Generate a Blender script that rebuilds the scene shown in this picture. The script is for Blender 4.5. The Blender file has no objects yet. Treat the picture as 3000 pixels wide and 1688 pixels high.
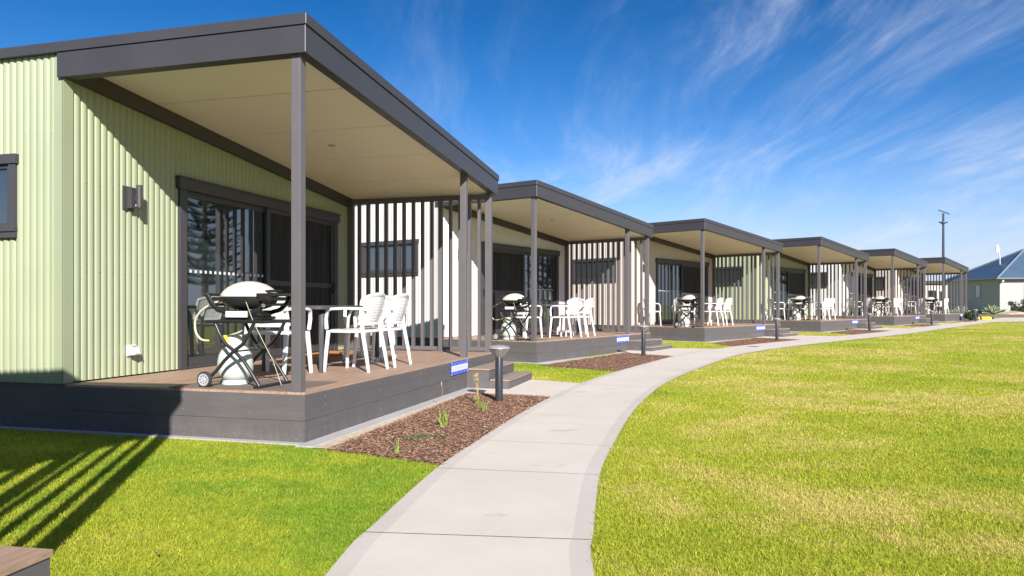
import bpy, bmesh, math, random
import numpy as np
from mathutils import Vector, Matrix, Euler
R = math.radians
random.seed(7); rng = np.random.default_rng(11)
S = bpy.context.scene
COL = S.collection

# ------------------------------------------------------------------ camera
HZ = 1.207
cam = bpy.data.cameras.new('camera'); camo = bpy.data.objects.new('camera', cam); COL.objects.link(camo)
camo.location = (0, 0, HZ); camo.rotation_euler = (R(90), 0, 0)
cam.sensor_width = 36; cam.lens = 36*2133.8/3000; cam.shift_y = 50.1/3000
cam.clip_start = .05; cam.clip_end = 5000
S.camera = camo

# ------------------------------------------------------------------ sun, sky, exposure
SUN_AZ, SUN_EL = 163.8, 29.0           # clockwise from +Y, degrees
sd = Vector((math.sin(R(SUN_AZ))*math.cos(R(SUN_EL)), math.cos(R(SUN_AZ))*math.cos(R(SUN_EL)), math.sin(R(SUN_EL))))
sl = bpy.data.lights.new('sun', 'SUN'); sl.energy = 5.0; sl.angle = R(.5); sl.color = (1, .955, .88)
so = bpy.data.objects.new('sun', sl); COL.objects.link(so); so.rotation_euler = sd.to_track_quat('Z', 'Y').to_euler()
so.location = (0, -20, 40)
S.view_settings.view_transform = 'Standard'; S.view_settings.look = 'None'
S.view_settings.exposure = .88; S.view_settings.gamma = 1
W = bpy.data.worlds.new('World'); S.world = W; W.use_nodes = True

def N(nt, t, **k):
    n = nt.nodes.new(t)
    for a, b in k.items():
        if a.startswith('i_'): n.inputs[a[2:].replace('_', ' ')].default_value = b
        else: setattr(n, a, b)
    return n
def math_(nt, op, a, b=None, c=None, clamp=False):
    n = nt.nodes.new('ShaderNodeMath'); n.operation = op; n.use_clamp = clamp
    for i, v in enumerate((a, b, c)):
        if v is None: continue
        if isinstance(v, (int, float)): n.inputs[i].default_value = v
        else: nt.links.new(v, n.inputs[i])
    return n.outputs[0]
def mixc(nt, f, a, b, blend='MIX'):
    n = nt.nodes.new('ShaderNodeMix'); n.data_type = 'RGBA'; n.blend_type = blend
    for s, v in ((n.inputs[0], f), (n.inputs[6], a), (n.inputs[7], b)):
        if isinstance(v, (int, float)): s.default_value = v
        elif isinstance(v, tuple): s.default_value = v if len(v) == 4 else (*v, 1)
        else: nt.links.new(v, s)
    return n.outputs[2]
def maprange(nt, v, a, b, c=0., d=1., smooth=False):
    n = nt.nodes.new('ShaderNodeMapRange'); nt.links.new(v, n.inputs[0])
    if smooth: n.interpolation_type = 'SMOOTHSTEP'
    for i, x in enumerate((a, b, c, d)): n.inputs[i+1].default_value = x
    return n.outputs[0]
def noise(nt, vec, scale, detail=4, rough=.55, dist=0., dim='3D'):
    n = nt.nodes.new('ShaderNodeTexNoise'); n.noise_dimensions = dim
    if vec is not None: nt.links.new(vec, n.inputs['Vector'])
    n.inputs['Scale'].default_value = scale; n.inputs['Detail'].default_value = detail
    n.inputs['Roughness'].default_value = rough; n.inputs['Distortion'].default_value = dist
    return n.outputs[0]
def scalev(nt, vec, s, rot=(0, 0, 0), loc=(0, 0, 0)):
    n = nt.nodes.new('ShaderNodeMapping'); nt.links.new(vec, n.inputs[0])
    n.inputs['Scale'].default_value = s; n.inputs['Rotation'].default_value = rot; n.inputs['Location'].default_value = loc
    return n.outputs[0]

def build_world():
    nt = W.node_tree; nt.nodes.clear(); L = nt.links
    sky = N(nt, 'ShaderNodeTexSky', sky_type='NISHITA', sun_disc=False, sun_elevation=R(SUN_EL), sun_rotation=R(SUN_AZ),
            altitude=0, air_density=1.0, dust_density=.3, ozone_density=3.0)
    hs = N(nt, 'ShaderNodeHueSaturation'); hs.inputs['Saturation'].default_value = 1.42; hs.inputs['Value'].default_value = 1.0
    L.new(sky.outputs[0], hs.inputs['Color'])
    tc = N(nt, 'ShaderNodeTexCoord'); sep = N(nt, 'ShaderNodeSeparateXYZ'); L.new(tc.outputs['Generated'], sep.inputs[0])
    z = math_(nt, 'ADD', math_(nt, 'MAXIMUM', sep.outputs[2], 0.0), .13)
    cx = math_(nt, 'DIVIDE', sep.outputs[0], z); cy = math_(nt, 'DIVIDE', sep.outputs[1], z)
    cb = N(nt, 'ShaderNodeCombineXYZ'); L.new(cx, cb.inputs[0]); L.new(cy, cb.inputs[1])
    P = cb.outputs[0]
    # cirrus: plane noise stretched along the wind, warped by a slow noise
    wn = N(nt, 'ShaderNodeTexNoise'); wn.inputs['Scale'].default_value = .35; wn.inputs['Detail'].default_value = 2; L.new(P, wn.inputs['Vector'])
    sb = N(nt, 'ShaderNodeVectorMath', operation='SUBTRACT'); L.new(wn.outputs['Color'], sb.inputs[0]); sb.inputs[1].default_value = (.5, .5, .5)
    sc = N(nt, 'ShaderNodeVectorMath', operation='SCALE'); L.new(sb.outputs[0], sc.inputs[0]); sc.inputs['Scale'].default_value = 1.5
    ad = N(nt, 'ShaderNodeVectorMath', operation='ADD'); L.new(P, ad.inputs[0]); L.new(sc.outputs[0], ad.inputs[1])
    Q = ad.outputs[0]
    s1 = noise(nt, scalev(nt, Q, (2.3, .50, 1), rot=(0, 0, R(-12)), loc=(.6, .3, 0)), 1.0, 9, .66, .35)
    s2 = noise(nt, scalev(nt, Q, (6.0, 1.1, 1), rot=(0, 0, R(-6)), loc=(3, 1, 0)), 1.0, 8, .66, .6)
    m1 = noise(nt, scalev(nt, P, (.9, .6, 1), loc=(5.3, 2.2, 0)), 1.0, 3, .5)
    a = maprange(nt, s1, .42, .76, smooth=True)
    b = maprange(nt, s2, .36, .70)
    m = maprange(nt, m1, .30, .52, .25, 1.0, smooth=True)
    f = math_(nt, 'MULTIPLY', math_(nt, 'MULTIPLY', math_(nt, 'ADD', math_(nt, 'MULTIPLY', a, .85), math_(nt, 'MULTIPLY', math_(nt, 'MULTIPLY', a, b), 1.1)), m), .80, clamp=True)
    f = math_(nt, 'ADD', f, math_(nt, 'MULTIPLY', math_(nt, 'MULTIPLY', b, m), .10), clamp=True)
    s3 = noise(nt, scalev(nt, Q, (2.0, .55, 1), rot=(0, 0, R(-42)), loc=(1.3, 4.1, 0)), 1.0, 9, .68, .5)
    low = maprange(nt, sep.outputs[2], .30, .16, 0., 1., smooth=True)
    f = math_(nt, 'ADD', f, math_(nt, 'MULTIPLY', math_(nt, 'MULTIPLY', maprange(nt, s3, .45, .72, smooth=True), low), .55), clamp=True)
    # fade wisps far left, high up (clear there) and thin haze veil near the horizon
    right = maprange(nt, sep.outputs[0], -.24, .02, 0.03, 1., smooth=True)
    f = math_(nt, 'MULTIPLY', f, right)
    veil = maprange(nt, sep.outputs[2], -.02, .20, .86, 0.0, smooth=True)
    f = math_(nt, 'MAXIMUM', f, 0.0)
    dark = maprange(nt, sep.outputs[2], .03, .40, 1.42, .86)
    skyc = mixc(nt, 1.0, hs.outputs[0], (.98, .87, 1.05), 'MULTIPLY')
    vm = N(nt, 'ShaderNodeVectorMath', operation='SCALE'); L.new(skyc, vm.inputs[0]); L.new(dark, vm.inputs['Scale'])
    c1 = mixc(nt, veil, vm.outputs[0], (4.7, 5.9, 7.9))
    c2 = mixc(nt, math_(nt, 'MULTIPLY', f, .47), c1, (7.0, 7.6, 8.8))
    bg = N(nt, 'ShaderNodeBackground'); bg.inputs['Strength'].default_value = .062; L.new(c2, bg.inputs[0])
    o = N(nt, 'ShaderNodeOutputWorld'); L.new(bg.outputs[0], o.inputs[0])
build_world()

# ------------------------------------------------------------------ mesh helpers
class MB:
    """collects shapes, then becomes ONE mesh object"""
    def __init__(s): s.v = []; s.f = []; s.m = []; s.cur = 0
    def add(s, vs, fs, M=None):
        o = len(s.v)
        s.v += [tuple(M @ Vector(p)) for p in vs] if M is not None else [tuple(p) for p in vs]
        s.f += [tuple(i+o for i in f) for f in fs]; s.m += [s.cur]*len(fs)
    def box(s, a, b, M=None):
        x0, y0, z0 = a; x1, y1, z1 = b
        if x0 > x1: x0, x1 = x1, x0
        if y0 > y1: y0, y1 = y1, y0
        if z0 > z1: z0, z1 = z1, z0
        s.add([(x0,y0,z0),(x1,y0,z0),(x1,y1,z0),(x0,y1,z0),(x0,y0,z1),(x1,y0,z1),(x1,y1,z1),(x0,y1,z1)],
              [(0,3,2,1),(4,5,6,7),(0,1,5,4),(1,2,6,5),(2,3,7,6),(3,0,4,7)], M)
    def hexa(s, bot, top, M=None):
        s.add(list(bot)+list(top), [(0,3,2,1),(4,5,6,7),(0,1,5,4),(1,2,6,5),(2,3,7,6),(3,0,4,7)], M)
    def tube(s, pts, r, n=8, caps=True, M=None, sq=None):
        """round tube through pts; r is a number or list; sq=(w,h) gives a rounded bar of that section"""
        pts = [Vector(p) for p in pts]; k = len(pts)
        rs = r if isinstance(r, (list, tuple)) else [r]*k
        vs = []; up = None
        for i, p in enumerate(pts):
            t = (pts[min(i+1, k-1)]-pts[max(i-1, 0)]).normalized()
            if up is None:
                up = Vector((0, 0, 1)) if abs(t.z) < .9 else Vector((0, 1, 0))
            a = t.cross(up).normalized(); b = a.cross(t).normalized(); up = b
            for j in range(n):
                an = 2*math.pi*(j+.5)/n; c, d = math.cos(an), math.sin(an)
                if sq:
                    e = .45
                    c = math.copysign(abs(c)**e, c)*sq[0]/2; d = math.copysign(abs(d)**e, d)*sq[1]/2
                    vs.append(p+(a*c+b*d)*rs[i])
                else: vs.append(p+(a*c+b*d)*rs[i])
        fs = [(i*n+j, i*n+(j+1) % n, (i+1)*n+(j+1) % n, (i+1)*n+j) for i in range(k-1) for j in range(n)]
        if caps: fs += [tuple(range(n-1, -1, -1)), tuple((k-1)*n+j for j in range(n))]
        s.add(vs, fs, M)
    def lathe(s, prof, n=20, M=None, sx=1, sy=1, caps=True):
        vs = []; k = len(prof)
        for r, z in prof:
            for j in range(n):
                a = 2*math.pi*j/n; vs.append((r*math.cos(a)*sx, r*math.sin(a)*sy, z))
        fs = [(i*n+j, i*n+(j+1) % n, (i+1)*n+(j+1) % n, (i+1)*n+j) for i in range(k-1) for j in range(n)]
        if caps and prof[0][0] > 1e-4: fs.append(tuple(range(n-1, -1, -1)))
        if caps and prof[-1][0] > 1e-4: fs.append(tuple((k-1)*n+j for j in range(n)))
        s.add(vs, fs, M)
    def build(s, name, mats, parent=None, off=(0, 0, 0), smooth=None, bevel=0):
        me = bpy.data.meshes.new(name)
        v = [(p[0]+off[0], p[1]+off[1], p[2]+off[2]) for p in s.v]
        me.from_pydata(v, [], s.f)
        if not isinstance(mats, (list, tuple)): mats = [mats]
        for m in mats: me.materials.append(m)
        if len(mats) > 1: me.polygons.foreach_set('material_index', s.m)
        if smooth:
            me.polygons.foreach_set('use_smooth', [True]*len(me.polygons)); me.set_sharp_from_angle(angle=R(smooth))
        me.update()
        o = bpy.data.objects.new(name, me); COL.objects.link(o)
        if parent: o.parent = parent
        if bevel:
            b = o.modifiers.new('bevel', 'BEVEL'); b.width = bevel; b.segments = 2; b.limit_method = 'ANGLE'; b.angle_limit = R(50)
        return o
def empty(name, loc, rz=0):
    o = bpy.data.objects.new(name, None); COL.objects.link(o); o.location = loc; o.rotation_euler = (0, 0, rz); o.empty_display_size = .2
    return o
def tag(o, label=None, cat=None, group=None, kind=None):
    if label: o['label'] = label
    if cat: o['category'] = cat
    if group: o['group'] = group
    if kind: o['kind'] = kind
    return o
def copy_tree(o, parent=None):
    c = o.copy(); COL.objects.link(c)
    if parent: c.parent = parent
    for ch in [x for x in KIDS.get(o.name, [])]: copy_tree(ch, c)
    return c
KIDS = {}
def scan_kids(o):
    KIDS[o.name] = list(o.children)
    for c in o.children: scan_kids(c)

# ------------------------------------------------------------------ materials
def mat(name, col, rough=.6, metal=0., spec=.5, var=0., vscale=6., bump=0., bscale=60., stretch=(1, 1, 1), extra=None):
    m = bpy.data.materials.new(name); m.use_nodes = True; nt = m.node_tree
    p = nt.nodes['Principled BSDF']; p.inputs['Roughness'].default_value = rough; p.inputs['Metallic'].default_value = metal
    p.inputs['Specular IOR Level'].default_value = spec
    tc = N(nt, 'ShaderNodeTexCoord'); vec = tc.outputs['Object']
    if stretch != (1, 1, 1): vec = scalev(nt, vec, stretch)
    if var:
        n = noise(nt, vec, vscale, 5, .6)
        lo = tuple(c*(1-var) for c in col); hi = tuple(min(1, c*(1+var)) for c in col)
        c = mixc(nt, maprange(nt, n, .3, .7), lo, hi)
        nt.links.new(c, p.inputs['Base Color'])
        nt.links.new(maprange(nt, n, .3, .7, max(.02, rough-.08), min(1, rough+.08)), p.inputs['Roughness'])
    else: p.inputs['Base Color'].default_value = (*col, 1)
    if bump:
        bn = noise(nt, vec, bscale, 4, .6); b = N(nt, 'ShaderNodeBump'); b.inputs['Strength'].default_value = bump; b.inputs['Distance'].default_value = .01
        nt.links.new(bn, b.inputs['Height']); nt.links.new(b.outputs[0], p.inputs['Normal'])
    if extra: extra(nt, p)
    return m
M = {}
M['fascia'] = mat('painted_steel', (.046, .0425, .047), .42, var=.05, vscale=1.2, spec=.5)
M['post'] = mat('painted_post', (.108, .099, .106), .45, var=.05, vscale=2)
def dirt_extra(nt, p):
    # dusty splash marks on the low boards: a stain with its own shape
    tc = N(nt, 'ShaderNodeTexCoord'); sep = N(nt, 'ShaderNodeSeparateXYZ'); nt.links.new(tc.outputs['Object'], sep.inputs[0])
    base = mixc(nt, maprange(nt, noise(nt, scalev(nt, tc.outputs['Object'], (1, 1, 6)), 2.2, 5, .6), .3, .7), (.084, .077, .080), (.106, .098, .101))
    low = maprange(nt, sep.outputs[2], .02, .26, 1, 0, smooth=True)
    sp = maprange(nt, noise(nt, tc.outputs['Object'], 38, 4, .7), .56, .74)
    sm = maprange(nt, noise(nt, scalev(nt, tc.outputs['Object'], (3, 3, .7)), 6, 3, .6), .5, .75)
    f = math_(nt, 'MULTIPLY', low, math_(nt, 'ADD', math_(nt, 'MULTIPLY', sp, .35), math_(nt, 'MULTIPLY', sm, .10)), clamp=True)
    nt.links.new(mixc(nt, f, base, (.36, .31, .25)), p.inputs['Base Color'])
M['board'] = mat('deck_fascia_board', (.13, .11, .11), .6, bump=.12, bscale=90, extra=dirt_extra)
M['soffit'] = mat('soffit', (.82, .735, .60), .55, var=.02, vscale=1)
M['beam'] = mat('dark_beam', (.045, .04, .042), .5)
M['frame'] = mat('window_frame', (.052, .049, .055), .38, var=.04, vscale=3)
M['seam'] = mat('shadow_seam', (.03, .027, .027), .8)
for k, c in dict(green=(.305, .340, .222), white=(.60, .575, .56), pink=(.49, .42, .38)).items():
    M['wall_'+k] = mat('corrugated_'+k, c, .45, var=.03, vscale=1.3)
    M['trim_'+k] = mat('flashing_'+k, tuple(x*.93 for x in c), .4, var=.03, vscale=2)
def glass_mat(name, tint, mixf):
    m = bpy.data.materials.new(name); m.use_nodes = True; nt = m.node_tree; p = nt.nodes['Principled BSDF']
    p.inputs['Base Color'].default_value = (*tint, 1); p.inputs['Roughness'].default_value = .02; p.inputs['IOR'].default_value = 2.6
    tc = N(nt, 'ShaderNodeTexCoord')
    b = N(nt, 'ShaderNodeBump'); b.inputs['Strength'].default_value = mixf; b.inputs['Distance'].default_value = .02
    nt.links.new(noise(nt, tc.outputs['Object'], .9, 2, .5), b.inputs['Height']); nt.links.new(b.outputs[0], p.inputs['Normal'])
    return m
M['glass'] = glass_mat('window_glass', (.018, .026, .028), .02)
def mesh_extra(nt, p):
    tc = N(nt, 'ShaderNodeTexCoord')
    n = noise(nt, scalev(nt, tc.outputs['Object'], (14, 14, .8)), 1, 3, .5)
    nt.links.new(mixc(nt, maprange(nt, n, .45, .7), (.012, .011, .012), (.035, .03, .03)), p.inputs['Base Color'])
M['mesh'] = mat('security_mesh', (.015, .014, .015), .5, spec=.25, extra=mesh_extra)
def wood_extra(cols):
    def f(nt, p):
        tc = N(nt, 'ShaderNodeTexCoord'); v = scalev(nt, tc.outputs['Object'], (.7, 11.0, 1))
        n = noise(nt, v, 1.0, 5, .6); g = noise(nt, scalev(nt, tc.outputs['Object'], (2.2, 75, 1)), 1.0, 3, .6)
        c = mixc(nt, maprange(nt, n, .3, .7), cols[0], cols[1]); c = mixc(nt, maprange(nt, g, .35, .75, 0, .55), c, cols[2])
        nt.links.new(c, p.inputs['Base Color'])
        b = N(nt, 'ShaderNodeBump'); b.inputs['Strength'].default_value = .25; b.inputs['Distance'].default_value = .004
        nt.links.new(g, b.inputs['Height']); nt.links.new(b.outputs[0], p.inputs['Normal'])
    return f
M['deck'] = mat('deck_timber', (.3, .2, .15), .6, extra=wood_extra([(.25, .138, .085), (.36, .24, .17), (.43, .335, .27)]))
M['tread'] = mat('tread_timber', (.3, .25, .2), .65, extra=wood_extra([(.20, .145, .115), (.27, .215, .18), (.34, .29, .255)]))
M['nosing'] = mat('timber_edge', (.30, .20, .135), .55, var=.2, vscale=12, stretch=(1, 6, 6))
M['white'] = mat('white_plastic', (.66, .66, .67), .35, spec=.5)
M['table'] = mat('dark_resin', (.05, .052, .057), .6, var=.06)
M['black'] = mat('black_plastic', (.018, .017, .019), .35)
M['blackm'] = mat('black_tube', (.03, .028, .032), .33, metal=.2)
M['bowl'] = mat('cast_bowl', (.022, .022, .024), .3)
M['lid'] = mat('enamel_lid', (.56, .51, .45), .3, var=.03, vscale=3)
M['hose'] = mat('gas_hose', (.55, .53, .38), .5)
M['lpg'] = mat('gas_cylinder_paint', (.52, .57, .52), .42, var=.07, vscale=7, bump=.05, bscale=30)
M['yellow'] = mat('yellow_plastic', (.85, .60, .01), .45)
M['tyre'] = mat('tyre_rubber', (.035, .033, .036), .6)
M['hub'] = mat('grey_hub', (.36, .355, .38), .4)
M['screw'] = mat('painted_screw', (.20, .19, .19), .4)
M['metal'] = mat('bare_metal', (.6, .58, .56), .25, metal=1)
M['bollard'] = mat('bollard_paint', (.028, .031, .038), .32)
M['cap'] = mat('bollard_cap', (.36, .33, .34), .3, metal=.3)
def clear_glass():
    m = bpy.data.materials.new('clear_diffuser'); m.use_nodes = True; nt = m.node_tree
    nt.nodes.remove(nt.nodes['Principled BSDF'])
    t = N(nt, 'ShaderNodeBsdfTransparent'); t.inputs[0].default_value = (.86, .86, .84, 1)
    g = N(nt, 'ShaderNodeBsdfGlossy'); g.inputs['Roughness'].default_value = .08
    fr = N(nt, 'ShaderNodeFresnel'); fr.inputs[0].default_value = 1.5
    mx = N(nt, 'ShaderNodeMixShader'); nt.links.new(math_(nt, 'ADD', fr.outputs[0], .10, clamp=True), mx.inputs[0]); nt.links.new(t.outputs[0], mx.inputs[1]); nt.links.new(g.outputs[0], mx.inputs[2])
    df = N(nt, 'ShaderNodeBsdfDiffuse'); df.inputs[0].default_value = (.8, .78, .76, 1); m3 = N(nt, 'ShaderNodeMixShader'); m3.inputs[0].default_value = .22
    nt.links.new(mx.outputs[0], m3.inputs[1]); nt.links.new(df.outputs[0], m3.inputs[2]); nt.links.new(m3.outputs[0], nt.nodes['Material Output'].inputs[0]); return m
M['clear'] = clear_glass()
M['mat'] = mat('coir_mat', (.50, .20, .05), .9, var=.2, vscale=40)
M['bbqmat'] = mat('grey_mat', (.15, .115, .095), .8, var=.15, vscale=5)
M['blue'] = mat('sign_blue', (.012, .045, .48), .4)
M['signwhite'] = mat('sign_white', (.55, .57, .62), .4)
M['signtext'] = mat('sign_lettering', (.42, .40, .46), .5)
M['bark'] = mat('bark', (.12, .09, .07), .9, var=.3, vscale=14, bump=.5, bscale=20)
M['pine'] = mat('pine_needles', (.022, .042, .018), .7, var=.35, vscale=3)
M['agave'] = mat('agave_leaf', (.30, .38, .20), .5, var=.25, vscale=5)
M['shrub'] = mat('shrub_leaf', (.06, .09, .05), .6, var=.35, vscale=8)
M['strap'] = mat('strappy_leaf', (.24, .31, .07), .55, var=.3, vscale=20)
M['cover'] = mat('creeping_leaf', (.07, .15, .045), .6, var=.35, vscale=30)
M['drystem'] = mat('dry_stem', (.36, .25, .10), .7, var=.2, vscale=30)
M['leaf'] = mat('dead_leaf', (.36, .20, .11), .7, var=.2, vscale=30)
M['rock'] = mat('sandstone', (.42, .33, .24), .85, var=.2, vscale=4, bump=.5, bscale=9)
M['roofblue'] = mat('blue_steel_roof', (.062, .105, .165), .45, var=.08, vscale=.8)
M['boardwall'] = mat('weatherboard', (.33, .335, .325), .6, var=.04, vscale=1)
M['navy'] = mat('galvanised_pole', (.05, .055, .085), .4, metal=.3)
M['brownpost'] = mat('rail_brown', (.10, .085, .08), .6)

def ground_colors(nt, vec):
    """mown lawn: patches of lush green, yellow green and straw, in metres of world space"""
    n1 = noise(nt, scalev(nt, vec, (1, 1, 1), loc=(3, 5, 0)), .33, 4, .6)
    n2 = noise(nt, scalev(nt, vec, (1.0, 1.3, 1)), 1.3, 7, .68)
    n3 = noise(nt, vec, 9.0, 4, .7)
    sep = N(nt, 'ShaderNodeSeparateXYZ'); nt.links.new(vec, sep.inputs[0])
    right = maprange(nt, sep.outputs[0], -1.0, 3.0, -.04, .055)
    d = math_(nt, 'ADD', math_(nt, 'ADD', math_(nt, 'MULTIPLY', n1, .5), math_(nt, 'MULTIPLY', n2, .32)), math_(nt, 'ADD', math_(nt, 'MULTIPLY', n3, .18), right))
    a = mixc(nt, maprange(nt, d, .40, .52, smooth=True), (.185, .300, .020), (.36, .395, .032))
    b = mixc(nt, maprange(nt, d, .525, .625, smooth=True), a, (.54, .46, .13))
    return b
def lawn_mat():
    m = bpy.data.materials.new('lawn_ground'); m.use_nodes = True; nt = m.node_tree; p = nt.nodes['Principled BSDF']
    tc = N(nt, 'ShaderNodeTexCoord'); vec = tc.outputs['Object']
    c = ground_colors(nt, vec)
    n = noise(nt, vec, 55, 3, .7); n4 = noise(nt, scalev(nt, vec, (1, .5, 1)), 14, 4, .7)
    c = mixc(nt, maprange(nt, n, .3, .7, .0, .45), c, (.11, .14, .02))
    c = mixc(nt, maprange(nt, n4, .45, .75, 0, .35), c, (.34, .30, .07))
    nt.links.new(c, p.inputs['Base Color']); p.inputs['Roughness'].default_value = .9; p.inputs['Specular IOR Level'].default_value = .1
    b = N(nt, 'ShaderNodeBump'); b.inputs['Strength'].default_value = .8; b.inputs['Distance'].default_value = .03
    nt.links.new(n4, b.inputs['Height']); nt.links.new(b.outputs[0], p.inputs['Normal'])
    return m
def blade_mat():
    m = bpy.data.materials.new('grass_blades'); m.use_nodes = True; nt = m.node_tree; p = nt.nodes['Principled BSDF']
    tc = N(nt, 'ShaderNodeTexCoord'); c = ground_colors(nt, tc.outputs['Object'])
    at = N(nt, 'ShaderNodeAttribute', attribute_name='tint')
    sp = N(nt, 'ShaderNodeSeparateColor'); nt.links.new(at.outputs['Color'], sp.inputs[0])
    c = mixc(nt, maprange(nt, sp.outputs[0], .80, 1.0, 0, .45), c, (.55, .47, .15))
    hv = N(nt, 'ShaderNodeHueSaturation'); nt.links.new(c, hv.inputs['Color']); nt.links.new(maprange(nt, sp.outputs[1], 0, 1, .70, 1.35), hv.inputs['Value'])
    nt.links.new(hv.outputs[0], p.inputs['Base Color']); p.inputs['Roughness'].default_value = .65; p.inputs['Specular IOR Level'].default_value = .25
    tr = N(nt, 'ShaderNodeBsdfTranslucent'); nt.links.new(hv.outputs[0], tr.inputs[0])
    mx = N(nt, 'ShaderNodeMixShader'); mx.inputs[0].default_value = .35; nt.links.new(p.outputs[0], mx.inputs[1]); nt.links.new(tr.outputs[0], mx.inputs[2])
    nt.links.new(mx.outputs[0], nt.nodes['Material Output'].inputs[0]); return m
M['lawn'] = lawn_mat(); M['blade'] = blade_mat()
def concrete_mat(name, a, b, st=.25):
    m = bpy.data.materials.new(name); m.use_nodes = True; nt = m.node_tree; p = nt.nodes['Principled BSDF']
    tc = N(nt, 'ShaderNodeTexCoord'); vec = tc.outputs['Object']
    n = noise(nt, vec, 1.1, 6, .62); n2 = noise(nt, scalev(nt, vec, (1.2, 9, 1), rot=(0, 0, R(6))), 9, 4, .7)
    c = mixc(nt, maprange(nt, n, .3, .7), a, b)
    c = mixc(nt, maprange(nt, n2, .35, .75, 0, .28), c, tuple(x*.86 for x in a))
    # a few round stains
    st_n = maprange(nt, noise(nt, scalev(nt, vec, (1, 1.8, 1), loc=(1.7, .4, 0)), 1.1, 6, .72), .60, .72)
    c = mixc(nt, math_(nt, 'MULTIPLY', st_n, st), c, (.30, .25, .21))
    nt.links.new(c, p.inputs['Base Color']); p.inputs['Roughness'].default_value = .85; p.inputs['Specular IOR Level'].default_value = .25
    bm_ = N(nt, 'ShaderNodeBump'); bm_.inputs['Strength'].default_value = .18; bm_.inputs['Distance'].default_value = .004
    nt.links.new(n2, bm_.inputs['Height']); nt.links.new(bm_.outputs[0], p.inputs['Normal']); return m
M['conc'] = concrete_mat('broomed_concrete', (.54, .482, .425), (.62, .56, .50), .8)
M['concedge'] = concrete_mat('trowelled_concrete', (.475, .43, .39), (.545, .495, .455), .4)
M['joint'] = mat('joint_dirt', (.32, .28, .25), .95)
M['kerb'] = concrete_mat('kerb_concrete', (.34, .33, .335), (.42, .40, .39), .3)
M['sand'] = mat('sandy_edge', (.50, .40, .29), .95, var=.25, vscale=18, bump=.5, bscale=50)
def mulch_extra(nt, p):
    at = N(nt, 'ShaderNodeAttribute', attribute_name='tint'); sp = N(nt, 'ShaderNodeSeparateColor'); nt.links.new(at.outputs['Color'], sp.inputs[0])
    c = mixc(nt, sp.outputs[0], (.14, .072, .048), (.42, .25, .175)); c = mixc(nt, maprange(nt, sp.outputs[1], .84, 1, 0, .85), c, (.55, .40, .28))
    nt.links.new(c, p.inputs['Base Color'])
M['mulch'] = mat('bark_mulch', (.12, .06, .04), .85, spec=.2, extra=mulch_extra)

# ------------------------------------------------------------------ layout (metres, camera above the origin)
ZY = [-50, 10, 14.8, 21.9, 28.3, 35, 42, 60, 400]; ZV = [0, 0, .0225, .091, .15, .214, .247, .30, .30]
def gz(Y): return float(np.interp(Y, ZY, ZV))
DZ, LU, D = .447, 5.764, 2.608
CAB = [  # X, Y, ground z, yaw, colour, mirrored door
 (-2.74, -3.77, 0, .18, 'pink', False),
 (-1.7986, 6.3222, 0.0, .2658, 'green', False),
 (.4988, 14.7979, .0225, .5938, 'white', True),
 (5.7856, 21.884, .0911, .7348, 'pink', False),
 (12.0192, 28.346, .1503, .7413, 'green', False),
 (18.4103, 35.073, .2143, .7504, 'white', False),
 (24.9099, 41.9077, .2471, .7522, 'pink', False)]
CNAME = ['cabin beside the camera', 'nearest green cabin', 'second cabin in the row', 'third cabin in the row', 'fourth cabin in the row', 'fifth cabin in the row', 'last cabin in the row']
def axes(i):
    X, Y, z, th = CAB[i][:4]
    return Vector((X, Y, z)), Vector((math.sin(th), math.cos(th), 0)), Vector((-math.cos(th), math.sin(th), 0))
def cw(i, u, v, z=0.):
    """cabin-local (along the deck front, into the porch, above the cabin's ground) to world"""
    O, U, V = axes(i); return O+U*u+V*v+Vector((0, 0, z))
def crot(i): return math.pi/2-CAB[i][3]

# ---- ground sheet
def ground():
    ys = sorted(set([-400, -100] + ZY + list(np.arange(-10, 70, 5.)) + [120, 200, 900, 2500])); xs = [-1500, -300, -100, -50, -20, 0, 20, 50, 100, 300, 2500]
    mb = MB(); vs = [(x, y, gz(y)) for y in ys for x in xs]; n = len(xs)
    mb.add(vs, [(j*n+i, j*n+i+1, (j+1)*n+i+1, (j+1)*n+i) for j in range(len(ys)-1) for i in range(n-1)])
    tag(mb.build('ground', M['lawn']), 'wide mown lawn rising gently toward the far cabins', 'lawn', kind='structure')
ground()

# ---- footpath
Rp = [(.10, -9), (.13, -4), (.23, 0), (.365, 3.244), (.43, 3.85), (.62, 5.15), (.83, 6.1), (1.2, 7.6), (1.60, 9.0), (2.20, 10.78), (2.93, 12.45), (3.94, 14.5), (5.14, 16.7), (6.2, 18.15), (7.3, 19.47), (9.4, 21.65), (11.1, 23.35), (14.8, 27.1), (18.1, 30.8), (21.4, 34.5), (24.3, 37.9)]
def catmull(P, k=8):
    P = [np.array(p, float) for p in P]; P = [2*P[0]-P[1]]+P+[2*P[-1]-P[-2]]; out = []
    for i in range(1, len(P)-2):
        for t in np.linspace(0, 1, k, endpoint=False):
            a, b, c, d = P[i-1:i+3]
            out.append(.5*((2*b)+(-a+c)*t+(2*a-5*b+4*c-d)*t*t+(-a+3*b-3*c+d)*t**3))
    out.append(P[-2]); return np.array(out)
Rc = catmull(Rp, 14)
def resample(C, step):
    s = np.r_[0, np.cumsum(np.hypot(*np.diff(C, axis=0).T))]; t = np.arange(0, s[-1], step)
    return np.c_[np.interp(t, s, C[:, 0]), np.interp(t, s, C[:, 1])], t
Rs, Rt = resample(Rc, .12)
tg = np.gradient(Rs, axis=0); tg /= np.linalg.norm(tg, axis=1)[:, None]; nl = np.c_[-tg[:, 1], tg[:, 0]]
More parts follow.
